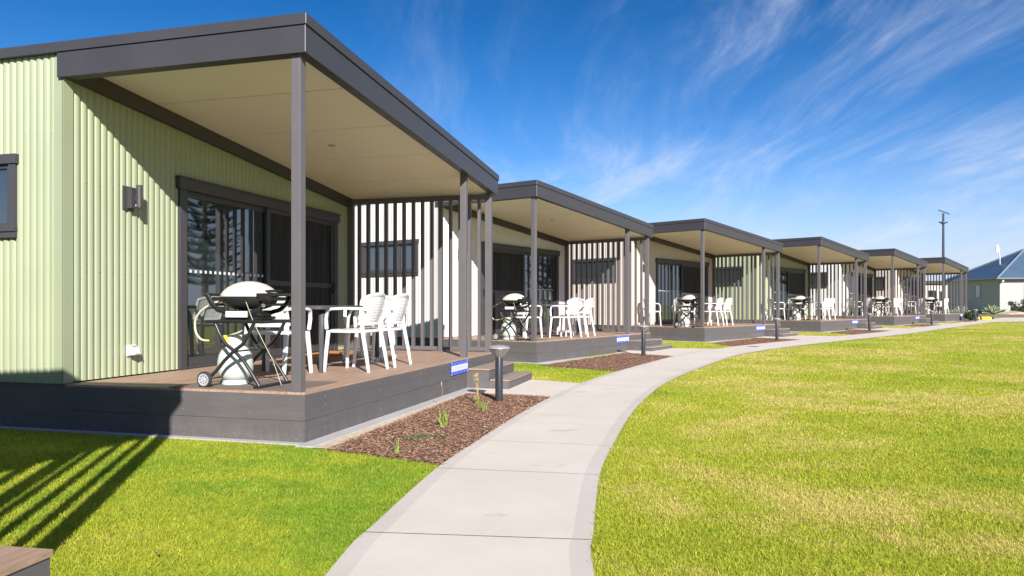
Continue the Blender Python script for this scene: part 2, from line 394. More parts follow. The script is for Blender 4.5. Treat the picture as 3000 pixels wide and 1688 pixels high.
k_ = np.ones(15)/15; nl = np.c_[np.convolve(np.pad(nl[:, 0], 7, 'edge'), k_, 'valid'), np.convolve(np.pad(nl[:, 1], 7, 'edge'), k_, 'valid')]; nl /= np.linalg.norm(nl, axis=1)[:, None]
PW = 1.19
Ls = Rs+nl*PW
far_junction = [(24.3, 37.9), (27.1, 41.2), (29.5, 41.95), (36, 42.4), (60, 43.5), (60, 58), (41, 55.3), (35, 52.0), (31, 47.3), (28.4, 43.9), (23.4, 38.8)]
path_poly = np.vstack([Rs, np.array(far_junction), Ls[::-1]])
branches = []   # polygons of the short branch paths
def footpath():
    mb = MB(); H = .012
    def strip(i0, i1, a, b, mi, g0=0., g1=0.):
        mb.cur = mi; vs = []; fs = []
        for i in range(i0, i1+1):
            sh = tg[i]*(g0 if i == i0 else (-g1 if i == i1 else 0))
            for w in (a, b):
                p = Rs[i]+nl[i]*w+sh; vs.append((p[0], p[1], gz(p[1])+H))
        m = i1-i0+1
        fs = [(2*k, 2*k+2, 2*k+3, 2*k+1) for k in range(m-1)]
        mb.add(vs, [f[::-1] for f in fs])
    n = len(Rs); joints = [0]; want = []
    base = [float(np.interp(y, Rs[:, 1], Rt)) for y in (3.72, 5.08, 6.2, 7.75, 9.2)]
    t = base[0]
    while t-1.42 > 0: t -= 1.42; want.insert(0, t)
    want += base; t = base[-1]
    while t+1.45 < Rt[-1]: t += 1.45; want.append(t)
    joints += [int(round(w/.12)) for w in want]+[n-1]; joints = sorted(set(joints))
    for a, b in zip(joints[:-1], joints[1:]):
        g = .0028 if (a//5) % 3 else .0045
        strip(a, b, 0.0, .105, 1, g, g); strip(a, b, .105, PW-.105, 0, g, g); strip(a, b, PW-.105, PW, 1, g, g)
    H = .004; strip(0, n-1, -.004, PW+.004, 2)
    H = .012
    mb.cur = 0; P = far_junction
    mb.add([(x, y, gz(y)+H) for x, y in P], [tuple(range(len(P)))])
    # branches to the steps of each cabin
    for i in range(1, 7):
        pts = [(3.78, -.02), (5.70, -.02), (5.70, -.60), (5.25, -1.9), (3.55, -1.9), (3.72, -1.0)]
        if i > 1: pts = [(3.5, -.02), (5.70, -.02), (5.72, -.62), (6.3, -2.1), (3.1, -2.1), (3.35, -.9)]
        w = [cw(i, a, b) for a, b in pts]
        mb.cur = 0; mb.add([(p.x, p.y, gz(p.y)+.0085) for p in w], [tuple(range(len(w)))[::-1]])
        branches.append(np.array([(p.x, p.y) for p in w]))
    o = mb.build('footpath', [M['conc'], M['concedge'], M['joint']])
    tag(o, 'curving pale concrete footpath with trowelled borders and saw-cut joints', 'path', kind='structure')
    # normals up
    bm = bmesh.new(); bm.from_mesh(o.data)
    for f in bm.faces:
        if f.normal.z < 0: f.normal_flip()
    bm.to_mesh(o.data); bm.free()
footpath()

def in_poly(px, py, poly):
    c = np.zeros(px.shape, bool); x, y = poly[:, 0], poly[:, 1]; j = len(poly)-1
    for i in range(len(poly)):
        if y[i] != y[j]:
            m = ((y[i] > py) != (y[j] > py)) & (px < (x[j]-x[i])*(py-y[i])/(y[j]-y[i])+x[i]); c ^= m
        j = i
    return c

# ------------------------------------------------------------------ cabins
def fb(u): return 2.942-.0644*(u+.046)+DZ
def ft(u): return fb(u)+.332
def ce(u): return 3.095-.0895*u+DZ
PITCH = .083
def corr(mb, P0, A, Nn, s0, s1, z0, zt, openings=(), amp=.0118, phase=0.):
    """corrugated sheet: from P0 along axis A, ribs facing Nn, s range, bottom z0, top zt(s), with openings (sa, sb, za, zb)"""
    A = Vector(A); Nn = Vector(Nn); P0 = Vector(P0)
    cuts = set(); n = int((s1-s0)/PITCH*8)
    ss = list(np.linspace(s0, s1, n+1))
    for o in openings: ss += [o[0], o[1]]
    ss = sorted(s for s in set(ss) if s0 <= s <= s1)
    def pt(s, z): return P0+A*s+Nn*(amp*(2*abs(math.cos(math.pi*s/PITCH+phase/2))**.5-1))+Vector((0, 0, z))
    for a, b in zip(ss[:-1], ss[1:]):
        if b-a < 1e-6: continue
        m = (a+b)/2; iv = [(z0, None)]
        for o in openings:
            if o[0] <= m <= o[1]: iv = ([(z0, o[2])] if o[2] > z0+.01 else [])+[(o[3], None)]
        for lo, hi in iv:
            za, zb = (zt(a), zt(b)) if hi is None else (hi, hi)
            mb.add([pt(a, lo), pt(b, lo), pt(b, zb), pt(a, za)], [(0, 1, 2, 3)])
VB = 8.6        # depth of the cabin
WIN = (3.16, 4.95, 1.43+DZ, 2.235+DZ)      # side window: v range, z range (outer frame)
DOOR = (1.548, 5.28, DZ, 2.16+DZ)
def build_cabin(i):
    X, Y, z, th, colr, mirror = CAB[i]
    root = empty('cabin', (X, Y, z), crot(i))
    ex = .2 if i == 0 else 0.0; eu = .41 if i == 0 else 0.0           # this cabin's deck reaches past its posts
    wall, trim = M['wall_'+colr], M['trim_'+colr]
    # --- walls
    mb = MB()
    corr(mb, (0, D, 0), (1, 0, 0), (0, -1, 0), .10, LU-.03, DZ+.012, lambda s: ce(s)+.06, [DOOR], phase=.4)
    for s in np.arange(.10+PITCH*1.5, LU, PITCH*2):
        s = round(s/PITCH)*PITCH-.4/(2*math.pi)*PITCH
        for zz in (DZ+1.10, DZ+1.98):
            if not (DOOR[0]-.02 < s < DOOR[1]+.05): mb.box((s-.006, D-.0165, zz-.006), (s+.006, D-.009, zz+.006))
    o = mb.build('porch_wall', wall, root, smooth=60)
    fl = MB(); fl.box((-.012, D-.012, DZ+.004), (.10, D+.004, ce(0)+.03)); fl.box((-.012, D-.010, DZ+.004), (.004, D+.10, ft(0)-.10))
    fl.build('corner_flashing', trim, o)
    mb = MB()
    corr(mb, (0, 0, 0), (0, 1, 0), (-1, 0, 0), D+.10, VB, DZ+.002, lambda s: ft(0)-.085, [WIN])
    for s in np.arange(D+.12, VB, PITCH*2):
        s = round(s/PITCH)*PITCH
        for zz in (DZ+1.10, DZ+2.42):
            if not (WIN[0] < s < WIN[1]): mb.box((-.0165, s-.006, zz-.006), (-.009, s+.006, zz+.006))
    mb.build('side_wall', wall, root, smooth=60)
    mb = MB(); corr(mb, (LU, 0, 0), (0, 1, 0), (1, 0, 0), D, VB, DZ+.002, lambda s: ft(LU)-.085)
    corr(mb, (0, VB, 0), (1, 0, 0), (0, 1, 0), 0, LU, DZ+.002, lambda s: ft(s)-.085); mb.build('rear_wall', wall, root, smooth=60)
    mb = MB(); mb.box((.06, D+.10, DZ+.01), (LU-.05, VB-.05, fb(LU)-.05)); mb.build('inner_lining', M['beam'], root)
    # --- window on the side wall
    v0, v1, z0, z1 = WIN
    w = empty('window', (0, 0, 0)); w.parent = root
    mb = MB(); mb.box((-.04, v0, z0+.10), (.03, v0+.085, z1-.09)); mb.box((-.04, v1-.085, z0+.10), (.03, v1, z1-.09))
    mb.box((-.055, v0-.02, z1-.09), (.03, v1+.02, z1+.005)); mb.box((-.06, v0-.005, z0+.05), (.03, v1+.005, z0+.10)); mb.box((-.045, v0, z0-.01), (.03, v1, z0+.047))
    mb.box((-.02, v0+.085, z0+.10), (.03, v0+.12, z1-.09)); mb.box((-.02, v1-.12, z0+.10), (.03, v1-.085, z1-.09)); mb.box((-.018, v0+.12, z0+.10), (.03, v1-.12, z0+.14)); mb.box((-.018, v0+.12, z1-.13), (.03, v1-.12, z1-.09))
    mb.box((-.017, (v0*2+v1)/3-.02, z0+.14), (.03, (v0*2+v1)/3+.02, z1-.13))
    mb.build('window_frame', M['frame'], w, bevel=.003)
    mb = MB(); mb.box((.012, v0+.10, z0+.12), (.02, v1-.10, z1-.11)); mb.build('pane', M['glass'], w)
    mb = MB(); mb.box((.05, v0, z0), (.056, v1, z1)); mb.build('blind', M['beam'], w)
    # --- sliding door
    def mu(u): return (DOOR[0]+DOOR[1]-u) if mirror else u
    d = empty('sliding_door', (0, 0, 0)); d.parent = root
    mb = MB()
    for a, b in ((1.548, 1.665), (5.165, 5.28)): mb.box((a, D-.045, DZ+.004), (b, D+.06, DZ+2.12))
    mb.box((1.52, D-.065, DZ+2.12), (5.31, D+.06, DZ+2.26)); mb.box((1.50, D-.085, DZ+2.25), (5.33, D-.02, DZ+2.266))
    mb.box((1.665, D-.02, DZ+.004), (5.165, D+.10, DZ+.035))
    mb.build('architrave', M['frame'], d, bevel=.003)
    def sash(a, b, v, name, fillm, fw=.075, low=.13, mid=None):
        a, b = sorted((mu(a), mu(b))); mb = MB()
        mb.box((a, v, DZ+.035), (a+fw, v+.035, DZ+2.12)); mb.box((b-fw, v, DZ+.035), (b, v+.035, DZ+2.12))
        mb.box((a+fw, v+.001, DZ+.035), (b-fw, v+.034, DZ+low)); mb.box((a+fw, v+.001, DZ+2.06), (b-fw, v+.034, DZ+2.12))
        if mid: mb.box((a+fw, v+.002, DZ+mid), (b-fw, v+.033, DZ+mid+.07))
        o = mb.build(name, M['frame'], d, bevel=.002)
        f = MB(); f.box((a+fw-.005, v+.014, DZ+low-.005), (b-fw+.005, v+.019, DZ+2.065)); 
        if fillm == 'glass':
            f.cur = 1
            for k in range(17):
                q = a+.14+k*(b-a-.28)/16; f.box((q-.017, v+.0105, DZ+1.15), (q+.017, v+.0138, DZ+1.185))
        f.build('pane' if fillm == 'glass' else 'insect_mesh', [M[fillm], M['white']] if fillm == 'glass' else M[fillm], o)
        return a, b
    sash(1.668, 3.40, D+.012, 'glass_panel', 'glass')
    a, b = sash(3.30, 5.16, D-.030, 'screen_door', 'mesh', .07, .14, 1.04)
    mb = MB(); hx = (b-.035 if not mirror else a+.035); mb.box((hx-.014, D-.058, DZ+.95), (hx+.014, D-.030, DZ+1.13)); mb.tube([(hx, D-.06, DZ+1.0), (hx, D-.09, DZ+1.02), (hx, D-.09, DZ+1.09), (hx, D-.06, DZ+1.11)], .008, 6); mb.build('handle', M['black'], d)
    # --- roof
    r = empty('roof', (0, 0, 0)); r.parent = root
    u0, u1 = -.046, LU+.096; vf = -.032
    def slab(a, b, va, vb, zb, zt, name, m, par=r, bev=0.):
        mb = MB(); mb.hexa([(a, va, zb(a)), (b, va, zb(b)), (b, vb, zb(b)), (a, vb, zb(a))], [(a, va, zt(a)), (b, va, zt(b)), (b, vb, zt(b)), (a, vb, zt(a))])
        return mb.build(name, m, par, bevel=bev)
    capb = lambda s: ft(s)-.093
    slab(u0+.03, u1-.03, vf+.03, VB, lambda s: ft(s)-.06, lambda s: ft(s)-.015, 'roof_sheet', M['fascia'])
    mb = MB()
    def sl(a, b, va, vb, zb, zt): mb.hexa([(a, va, zb(a)), (b, va, zb(b)), (b, vb, zb(b)), (a, vb, zb(a))], [(a, va, zt(a)), (b, va, zt(b)), (b, vb, zt(b)), (a, vb, zt(a))])
    sl(u0, u0+.03, vf, D+.03, fb, lambda s: capb(s)-.003)                  # side fascia
    sl(u1-.03, u1, vf, D+.03, fb, lambda s: capb(s)-.003)
    sl(u0+.03, 2.98, vf, vf+.03, fb, lambda s: capb(s)-.003)               # front fascia in two lengths
    sl(2.983, u1-.03, vf, vf+.03, fb, lambda s: capb(s)-.003)
    sl(u0+.03, u0+.11, vf+.03, D-.06, lambda s: fb(s)+.001, lambda s: fb(s)+.016)   # under flange
    sl(u0+.11, u1-.03, vf+.03, vf+.11, lambda s: fb(s)+.001, lambda s: fb(s)+.016)
    sl(u0+.03, u0+.042, vf+.03, D, lambda s: fb(s)+.016, lambda s: ce(s)+.02)
    mb.build('fascia', M['fascia'], r, bevel=.0)
    mb = MB()
    def sl(a, b, va, vb, zb, zt): mb.hexa([(a, va, zb(a)), (b, va, zb(b)), (b, vb, zb(b)), (a, vb, zb(a))], [(a, va, zt(a)), (b, va, zt(b)), (b, vb, zt(b)), (a, vb, zt(a))])
    sl(u0-.014, u0+.03, vf-.014, VB+.05, capb, ft); sl(u0+.03, u1+.014, vf-.014, vf+.03, capb, ft); sl(u1-.03, u1+.014, vf+.03, VB+.05, capb, ft)
    mb.build('roof_capping', M['fascia'], r, bevel=.0)
    mb = MB(); mb.box((u0-.0165, vf-.0165, capb(u0)), (u0-.0125, vf-.0125, ft(u0)-.004)); mb.box((u0-.002, vf-.002, fb(u0)+.004), (u0+.002, vf+.002, capb(u0)-.004)); mb.build('corner_joint', M['hub'], r)
    mb = MB()                                                            # soffit panels with fine joints
    js = [vf+.05, .62, 1.52, D-.005]
    us = [0.0+.0, LU+.05]
    for k in range(5):
        a = -.004+k*(LU+.06)/5; b = -.004+(k+1)*(LU+.06)/5-.013
        mb.hexa([(a, vf+.035, ce(a)), (b, vf+.035, ce(b)), (b, D-.003, ce(b)), (a, D-.003, ce(a))], [(a, vf+.035, ce(a)+.012), (b, vf+.035, ce(b)+.012), (b, D-.003, ce(b)+.012), (a, D-.003, ce(a)+.012)])
    mb.build('soffit', M['soffit'], r)
    slab(-.004, LU+.055, vf+.035, D-.003, lambda s: ce(s)+.014, lambda s: ce(s)+.02, 'soffit_backing', M['beam'])
    mb = MB(); mb.lathe([(.045, 0), (.05, .004), (.05, .012)], 16, Matrix.Translation((2.9, 1.35, ce(2.9)-.006))); mb.build('downlight', M['hub'], r, smooth=40)
    slab(.0, LU-.02, D-.075, D-.014, lambda s: ce(s)-.155, lambda s: ce(s)-.001, 'wall_beam', M['beam'])
    # --- posts
    for (a, b, va, vb) in ((.0, .09, .045, .135), (4.46, 4.55, .05, .14), (LU-.10, LU, .035, .135)):
        mb = MB(); mb.hexa([(a, va, DZ+.0), (b, va, DZ), (b, vb, DZ), (a, vb, DZ)], [(a, va, ce(a)-.001), (b, va, ce(b)-.001), (b, vb, ce(b)-.001), (a, vb, ce(a)-.001)])
        mb.build('post', M['post'], root, bevel=.004)
    # --- slat screen across the far end
    a, b = LU-.088, LU-.023
    mb = MB(); mb.box((a-.006, .135, DZ+.015), (b+.006, D-.016, DZ+.075)); mb.box((a-.006, .135, ce(LU)-.10), (b+.006, D-.016, ce(LU)-.012)); mb.box((a-.006, D-.11, DZ+.075), (b+.006, D-.016, ce(LU)-.10))
    mb.box((a-.055, .86, DZ+.002), (a-.008, .93, ce(a)-.07)); mb.box((a-.10, .81, DZ+.001), (a+.0, .98, DZ+.014))
    sc = mb.build('slat_screen', M['post'], root, bevel=.003)
    nn = 14
    for k in range(nn):
        v = .135+.108+k*.1655
        mb = MB(); mb.box((a, v-.0225, DZ+.0755), (b, v+.0225, ce(LU)-.1005)); mb.build('slat', M['post'], sc)
    # --- deck
    dk = empty('deck', (0, 0, 0)); dk.parent = root
    mb = MB(); v = -ex+.002; bw = .0895
    rr = random.Random(i)
    while v < D-.03:
        ve = min(v+bw-.005, D-.02); cuts = [0.003-0, rr.uniform(1.6, 3.8), LU+eu-.002]
        for c0, c1 in zip(cuts[:-1], cuts[1:]): mb.box((c0, v, DZ-.022+rr.uniform(0, .001)), (c1-.002, ve, DZ+rr.uniform(-.0012, .0004)))
        v += bw
    mb.build('decking', M['deck'], dk)
    mb = MB(); e = ex
    for (zb, zt) in ((.0, .196), (.199, DZ-.022)):
        mb.box((0.001, -e+.022, zb), (.022, D, zt)); mb.box((0.0012, -e+.001, zb), (2.95, -e+.0215, zt)); mb.box((2.952, -e+.001, zb), (LU+eu, -e+.0215, zt))
        mb.box((LU+eu-.021, -e+.022, zb), (LU+eu-.0005, D, zt))
    mb.box((.016, D, 0), (.03, VB, DZ-.001)); mb.box((LU-.03, D, 0), (LU-.016, VB, DZ-.001)); mb.box((.03, VB-.03, 0), (LU-.03, VB-.016, DZ-.001))
    fbd = mb.build('deck_fascia', M['board'], dk)
    mb = MB(); mb.box((.03, -e+.03, .0), (LU+eu-.03, D-.03, DZ-.03)); mb.build('joist_fill', M['seam'], dk)
    mb = MB()
    for u in np.arange(.35, LU-1.4, 1.15):
        for zz in (.10, .16, .30, .37): mb.lathe([(.0055, 0), (.0045, .003), (0, .0035)], 8, Matrix.Translation((u, -e+.001, zz)) @ Matrix.Rotation(R(90), 4, 'X'))
    for v in (.14, .55, 1.25, 1.75):
        for zz in (.26, .38): mb.lathe([(.0055, 0), (.0045, .003), (0, .0035)], 8, Matrix.Translation((.001, v, zz)) @ Matrix.Rotation(R(-90), 4, 'Y'))
    mb.build('screw_heads', M['screw'], dk)
    # --- steps
    st = empty('steps', (0, 0, 0)); st.parent = root
    ua, ub = 4.36, LU-.03
    for (va, vb, zt) in ((-.335, 0, .293), (-.63, -.335, .143)):
        mb = MB(); mb.box((ua, va-e, .012), (ub, vb-e-.001, zt-.023)); mb.build('riser', M['board'], st)
        mb = MB(); w = (vb-va)/2
        for k in range(2): mb.box((ua-.008, va-e-.012+k*w, zt-.022), (ub+.008, va-e-.012+(k+1)*w-.008, zt))
        mb.build('tread', M['tread'], st, bevel=.002)
        mb = MB(); mb.box((ua-.011, va-e-.010, zt-.021), (ua-.009, vb-e-.02, zt-.002)); mb.build('tread_edge', M['nosing'], st)
    if i == 0:
        mb = MB(); mb.box((LU-3, -e-.006, DZ-.0215), (LU+eu+.004, -e+.0005, DZ-.001)); mb.box((LU+eu-.0015, -e+.001, DZ-.0215), (LU+eu+.004, D-.1, DZ-.001)); mb.build('deck_edge', M['nosing'], dk)
    # --- concrete kerb round the deck
    mb = MB(); mb.box((-.15, -.17-e, 0), (ua-.0, -e-.001, .016)); mb.box((-.09, -e, 0), (-.001, VB, .014)); mb.build('kerb', M['kerb'], root, bevel=.004)
    return root
LAB = ['grey trimmed cabin beside the camera, its deck corner at the bottom left of the photo',
       'nearest cabin, pale green corrugated walls under a sloping charcoal porch roof',
       'second cabin in the row, white corrugated walls and charcoal porch roof',
       'third cabin in the row, pinkish beige corrugated walls and charcoal porch roof',
       'fourth cabin in the row, green corrugated walls seen beyond the pinkish one',
       'fifth cabin in the row, small white walled one beyond the second green cabin',
       'last and smallest pink walled cabin in the row, in front of the lamp post']
for i in range(7):
    tag(build_cabin(i), LAB[i], 'cabin', 'corrugated holiday cabins along the footpath')

# ------------------------------------------------------------------ furniture
def make_chair():
    r = empty('armchair', (0, 0, 0))
    mb = MB(); n = 28; top = []; bot = []                          # seat: rounded, slightly dished
    rings = [0.0, .35, .7, .93, 1.0, 1.0, .9]; zs = [.428, .430, .437, .445, .440, .415, .408]
    vs = []
    for rr, z in zip(rings, zs):
        for j in range(n):
            a = 2*math.pi*j/n; c, s_ = math.cos(a), math.sin(a); e = .5
            vs.append((.245*rr*math.copysign(abs(c)**e, c), -.01+.235*rr*math.copysign(abs(s_)**e, s_), z))
    fs = [(i*n+j, i*n+(j+1) % n, (i+1)*n+(j+1) % n, (i+1)*n+j) for i in range(len(rings)-1) for j in range(n)]
    fs.append(tuple((len(rings)-1)*n+j for j in range(n))[::-1])
    mb.add(vs, [f[::-1] for f in fs]); mb.build('seat', M['white'], r, smooth=60)
    # backrest: curved panel of thin cross slats in a rounded frame
    def bp(s, t):      # s -1..1 across, t 0..1 up
        w = .225+.012*t
        if t > .72: w *= math.sqrt(max(0, 1-((t-.72)/.36)**2*.55))
        x = w*s; y = .205+.095*t-.045*(s*s)*-1*0-.05*s*s+.012*math.sin(t*3.1)
        return Vector((x, y, .50+.315*t))
    mb = MB()
    loop = [bp(-1, t) for t in np.linspace(0, .90, 9)]+[bp(s, 1-.10*abs(s)**3) for s in np.linspace(-.92, .92, 11)]+[bp(1, t) for t in np.linspace(.90, 0, 9)]
    mb.tube(loop, 1, 8, sq=(.044, .024))
    mb.tube([bp(s, 0) for s in np.linspace(-1, 1, 9)], 1, 8, sq=(.03, .034))
    for t in np.linspace(.055, .91, 17):
        mb.tube([bp(s, t) for s in np.linspace(-.97, .97, 9)], 1, 6, sq=(.007, .0165), caps=False)
    for s in (-.5, 0, .5): mb.tube([bp(s, t) for t in np.linspace(0, .95, 6)], 1, 4, sq=(.012, .010))
    mb.build('backrest', M['white'], r, smooth=50)
    for sx in (-1, 1):
        mb = MB(); mb.tube([(sx*.235, -.205, .435), (sx*.250, -.225, .2), (sx*.262, -.238, 0)], [1, .9, .75], 8, sq=(.048, .038)); mb.build('leg', M['white'], r, smooth=50)
        mb = MB(); mb.tube([(sx*.222, .185, .58), (sx*.226, .195, .43), (sx*.238, .245, .18), (sx*.242, .275, 0)], [.9, 1, .88, .72], 8, sq=(.048, .040)); mb.build('leg', M['white'], r, smooth=50)
        mb = MB(); mb.tube([(sx*.228, .245, .655), (sx*.262, .17, .665), (sx*.278, 0, .668), (sx*.276, -.15, .662), (sx*.272, -.195, .645), (sx*.262, -.222, .56), (sx*.245, -.222, .45)], 1, 8, sq=(.040, .030)); mb.build('arm', M['white'], r, smooth=50)
    return r
def make_table(w, dp):
    r = empty('outdoor_table', (0, 0, 0)); H = .755
    mb = MB(); n = 40; vs = []
    for k, (s, z) in enumerate(((.97, H-.048), (1, H-.042), (1, H-.006), (.985, H))):
        for j in range(n):
            a = 2*math.pi*(j+.5)/n; c, q = math.cos(a), math.sin(a); e = .22
            vs.append((w/2*s*math.copysign(abs(c)**e, c), dp/2*s*math.copysign(abs(q)**e, q), z))
    fs = [(i*n+j, i*n+(j+1) % n, (i+1)*n+(j+1) % n, (i+1)*n+j) for i in range(3) for j in range(n)]+[tuple(range(n-1, -1, -1)), tuple(3*n+j for j in range(n))]
    mb.add(vs, fs); mb.build('tabletop', M['table'], r, smooth=35)
    for sx in (-1, 1):
        for sy in (-1, 1):
            mb = MB(); x, y = sx*(w/2-.13), sy*(dp/2-.1)
            mb.tube([(x-sx*.20, y-sy*.03, H-.045), (x-sx*.06, y-sy*.01, H-.06), (x, y, H-.13), (x+sx*.02, y+sy*.01, .4), (x+sx*.04, y+sy*.02, 0)], [.7, 1, 1, .95, .75], 10, sq=(.058, .052)); mb.build('leg', M['table'], r, smooth=50)
    return r
def make_bbq():
    """x: right along the front, y: back, z up; origin under its middle"""
    r = empty('barbecue', (0, 0, 0))
    X0 = -.285
    mb = MB(); n = 28
    prof = [(.262, .838), (.266, .846), (.258, .862), (.235, .895), (.20, .925), (.15, .955), (.08, .977), (.03, .984), (0, .985)]
    vs = []; k = len(prof)
    for rr, z in prof:
        for j in range(n):
            a = 2*math.pi*j/n; c, q = math.cos(a), math.sin(a); e = .72
            vs.append((rr*math.copysign(abs(c)**e, c), rr*.74*math.copysign(abs(q)**e, q), z))
    mb.add(vs, [(i*n+j, i*n+(j+1) % n, (i+1)*n+(j+1) % n, (i+1)*n+j) for i in range(k-1) for j in range(n)])
    lid = mb.build('lid', M['lid'], r, smooth=60)
    mb = MB(); mb.tube([(.20, -.08, .885), (.285, -.08, .89), (.285, .08, .89), (.20, .08, .885)], .012, 8); mb.build('lid_handle', M['black'], lid, smooth=50)
    mb = MB(); vs = []; prof = [(.264, .836), (.262, .82), (.245, .785), (.205, .745), (.14, .722), (0, .718)]; k = len(prof)
    for rr, z in prof:
        for j in range(n):
            a = 2*math.pi*j/n; c, q = math.cos(a), math.sin(a); e = .72
            vs.append((rr*math.copysign(abs(c)**e, c), rr*.74*math.copysign(abs(q)**e, q), z))
    mb.add(vs, [((i+1)*n+j, (i+1)*n+(j+1) % n, i*n+(j+1) % n, i*n+j) for i in range(k-1) for j in range(n)])
    mb.build('bowl', M['bowl'], r, smooth=60)
    mb = MB()
    for y in (-.175, .175):
        mb.tube([(-.345, y, .862), (-.325, y, .842), (-.285, y, .775), (-.215, y, .715), (-.12, y, .69), (.12, y, .69), (.215, y, .715), (.285, y, .775), (.325, y, .842), (.345, y, .862)], 1, 8, sq=(.032, .042))
    for s in (-1, 1):
        mb.tube([(s*.345, -.175, .862), (s*.362, -.12, .858), (s*.362, .12, .858), (s*.345, .175, .862)], 1, 8, sq=(.03, .026)); mb.tube([(s*.27, -.17, .765), (s*.27, .17, .765)], .013, 6)
        mb.box((s*.19, -.13, .80), (s*.315, .13, .835))
    mb.box((.20, -.19, .842), (.365, .19, .868)); mb.box((.23, -.20, .80), (.33, -.15, .86))
    mb.tube([(.285, -.175, .79), (.335, -.215, .80), (.345, -.23, .825)], [.028, .026, .020], 10); mb.tube([(.255, -.175, .74), (.30, -.225, .755)], [.022, .018], 10)
    mb.build('cradle', M['black'], r, smooth=50)
    mb = MB(); mb.box((-.115, -.205, .646), (.115, -.195, .703)); tr = mb.build('drip_tray', M['white'], r, bevel=.003)
    mb = MB(); mb.box((-.13, -.193, .650), (.13, .16, .70)); mb.box((-.17, -.17, .625), (.17, .17, .650)); mb.build('tray_housing', M['black'], r, bevel=.004)
    mb = MB()
    for y in (-.235, .235): mb.tube([(-.30, y, .605), (-.26, y, .607), (-.1, y, .607), (0, y, .612), (.1, y, .607), (.26, y, .607), (.30, y, .605)], 1, 8, sq=(.026, .032))
    for x in (-.30, .30): mb.tube([(x, -.235, .605), (x, .235, .605)], 1, 8, sq=(.026, .03))
    for x in (-.14, .14): mb.tube([(x, -.235, .615), (x, .235, .615)], 1, 6, sq=(.03, .014))
    mb.build('cart_frame', M['black'], r, smooth=50)
    for y, in ((-.235,), (.235,)):
        a = -.01 if y < 0 else .01
        mb = MB(); mb.tube([(X0+.075, y-a, .595), (X0+.12, y-a, .50), (X0+.19, y-a, .40), (X0+.285, y-a, .335), (X0+.38, y-a, .25), (X0+.47, y-a, .13), (X0+.545, y-a, .02)], .0165, 8); mb.build('leg', M['blackm'], r, smooth=50)
        mb = MB(); mb.tube([(X0+.50, y+a, .595), (X0+.45, y+a, .50), (X0+.38, y+a, .40), (X0+.285, y+a, .335), (X0+.19, y+a, .25), (X0+.10, y+a, .15), (X0+.01, y+a, .075)], .0165, 8); mb.build('leg', M['blackm'], r, smooth=50)
        mb = MB(); s = -1 if y < 0 else 1
        T = Matrix.Translation((X0-.0, y+s*.040, .075)) @ Matrix.Rotation(R(90), 4, 'X')
        mb.lathe([(.056, -.016), (.070, -.017), (.075, -.010), (.075, .010), (.070, .017), (.056, .016)], 24, T, caps=False)
        w = mb.build('wheel', M['tyre'], r, smooth=40)
        mb = MB(); mb.lathe([(.001, .019), (.015, .020), (.020, .014), (.050, .0155), (.056, .017), (.0565, -.017), (.050, -.0155), (.020, -.014), (.015, -.020), (.001, -.019)], 24, T)
        mb.build('hub', M['hub'], w, smooth=30)
        mb = MB()
        for q in range(8):
            an = q*math.pi/4; p = T @ Vector((.036*math.cos(an), .036*math.sin(an), 0)); mb.box((p.x-.005, p.y-.0168, p.z-.005), (p.x+.005, p.y+.0168, p.z+.005))
        mb.build('hub_holes', M['tyre'], w)
    mb = MB(); mb.tube([(X0, -.265, .075), (X0, .265, .075)], .007, 6); mb.build('axle', M['black'], r, smooth=50); mb = MB(); mb.box((X0+.515, -.28, .0), (X0+.575, .28, .028)); mb.build('foot_bar', M['black'], r, bevel=.004); mb = MB(); mb.tube([(X0+.285, -.235, .335), (X0+.285, .235, .335)], .008, 6); mb.build('pivot_bar', M['black'], r, smooth=50)
    mb = MB(); pts = [(-.30, .02, .80), (-.36, .02, .792), (-.48, .04, .755), (-.58, .05, .70), (-.645, .06, .63), (-.665, .07, .56), (-.65, .07, .485), (-.585, .06, .425), (-.49, .05, .415), (-.39, .04, .43), (-.30, .02, .455)]
    C = catmull(pts, 5); mb.tube([tuple(p) for p in C], .0105, 8); mb.tube([(-.30, .02, .455), (-.22, .01, .47), (-.12, 0, .50), (-.06, 0, .53)], .008, 8); mb.build('gas_hose', M['hose'], r, smooth=60)
    mb = MB(); mb.tube([(.10, -.2, .79), (.17, -.21, .64), (.21, -.2, .55), (.27, -.18, .42), (.35, -.15, .25), (.43, -.14, .03)], .0026, 5); mb.build('cord', M['hose'], r, smooth=60)
    return r
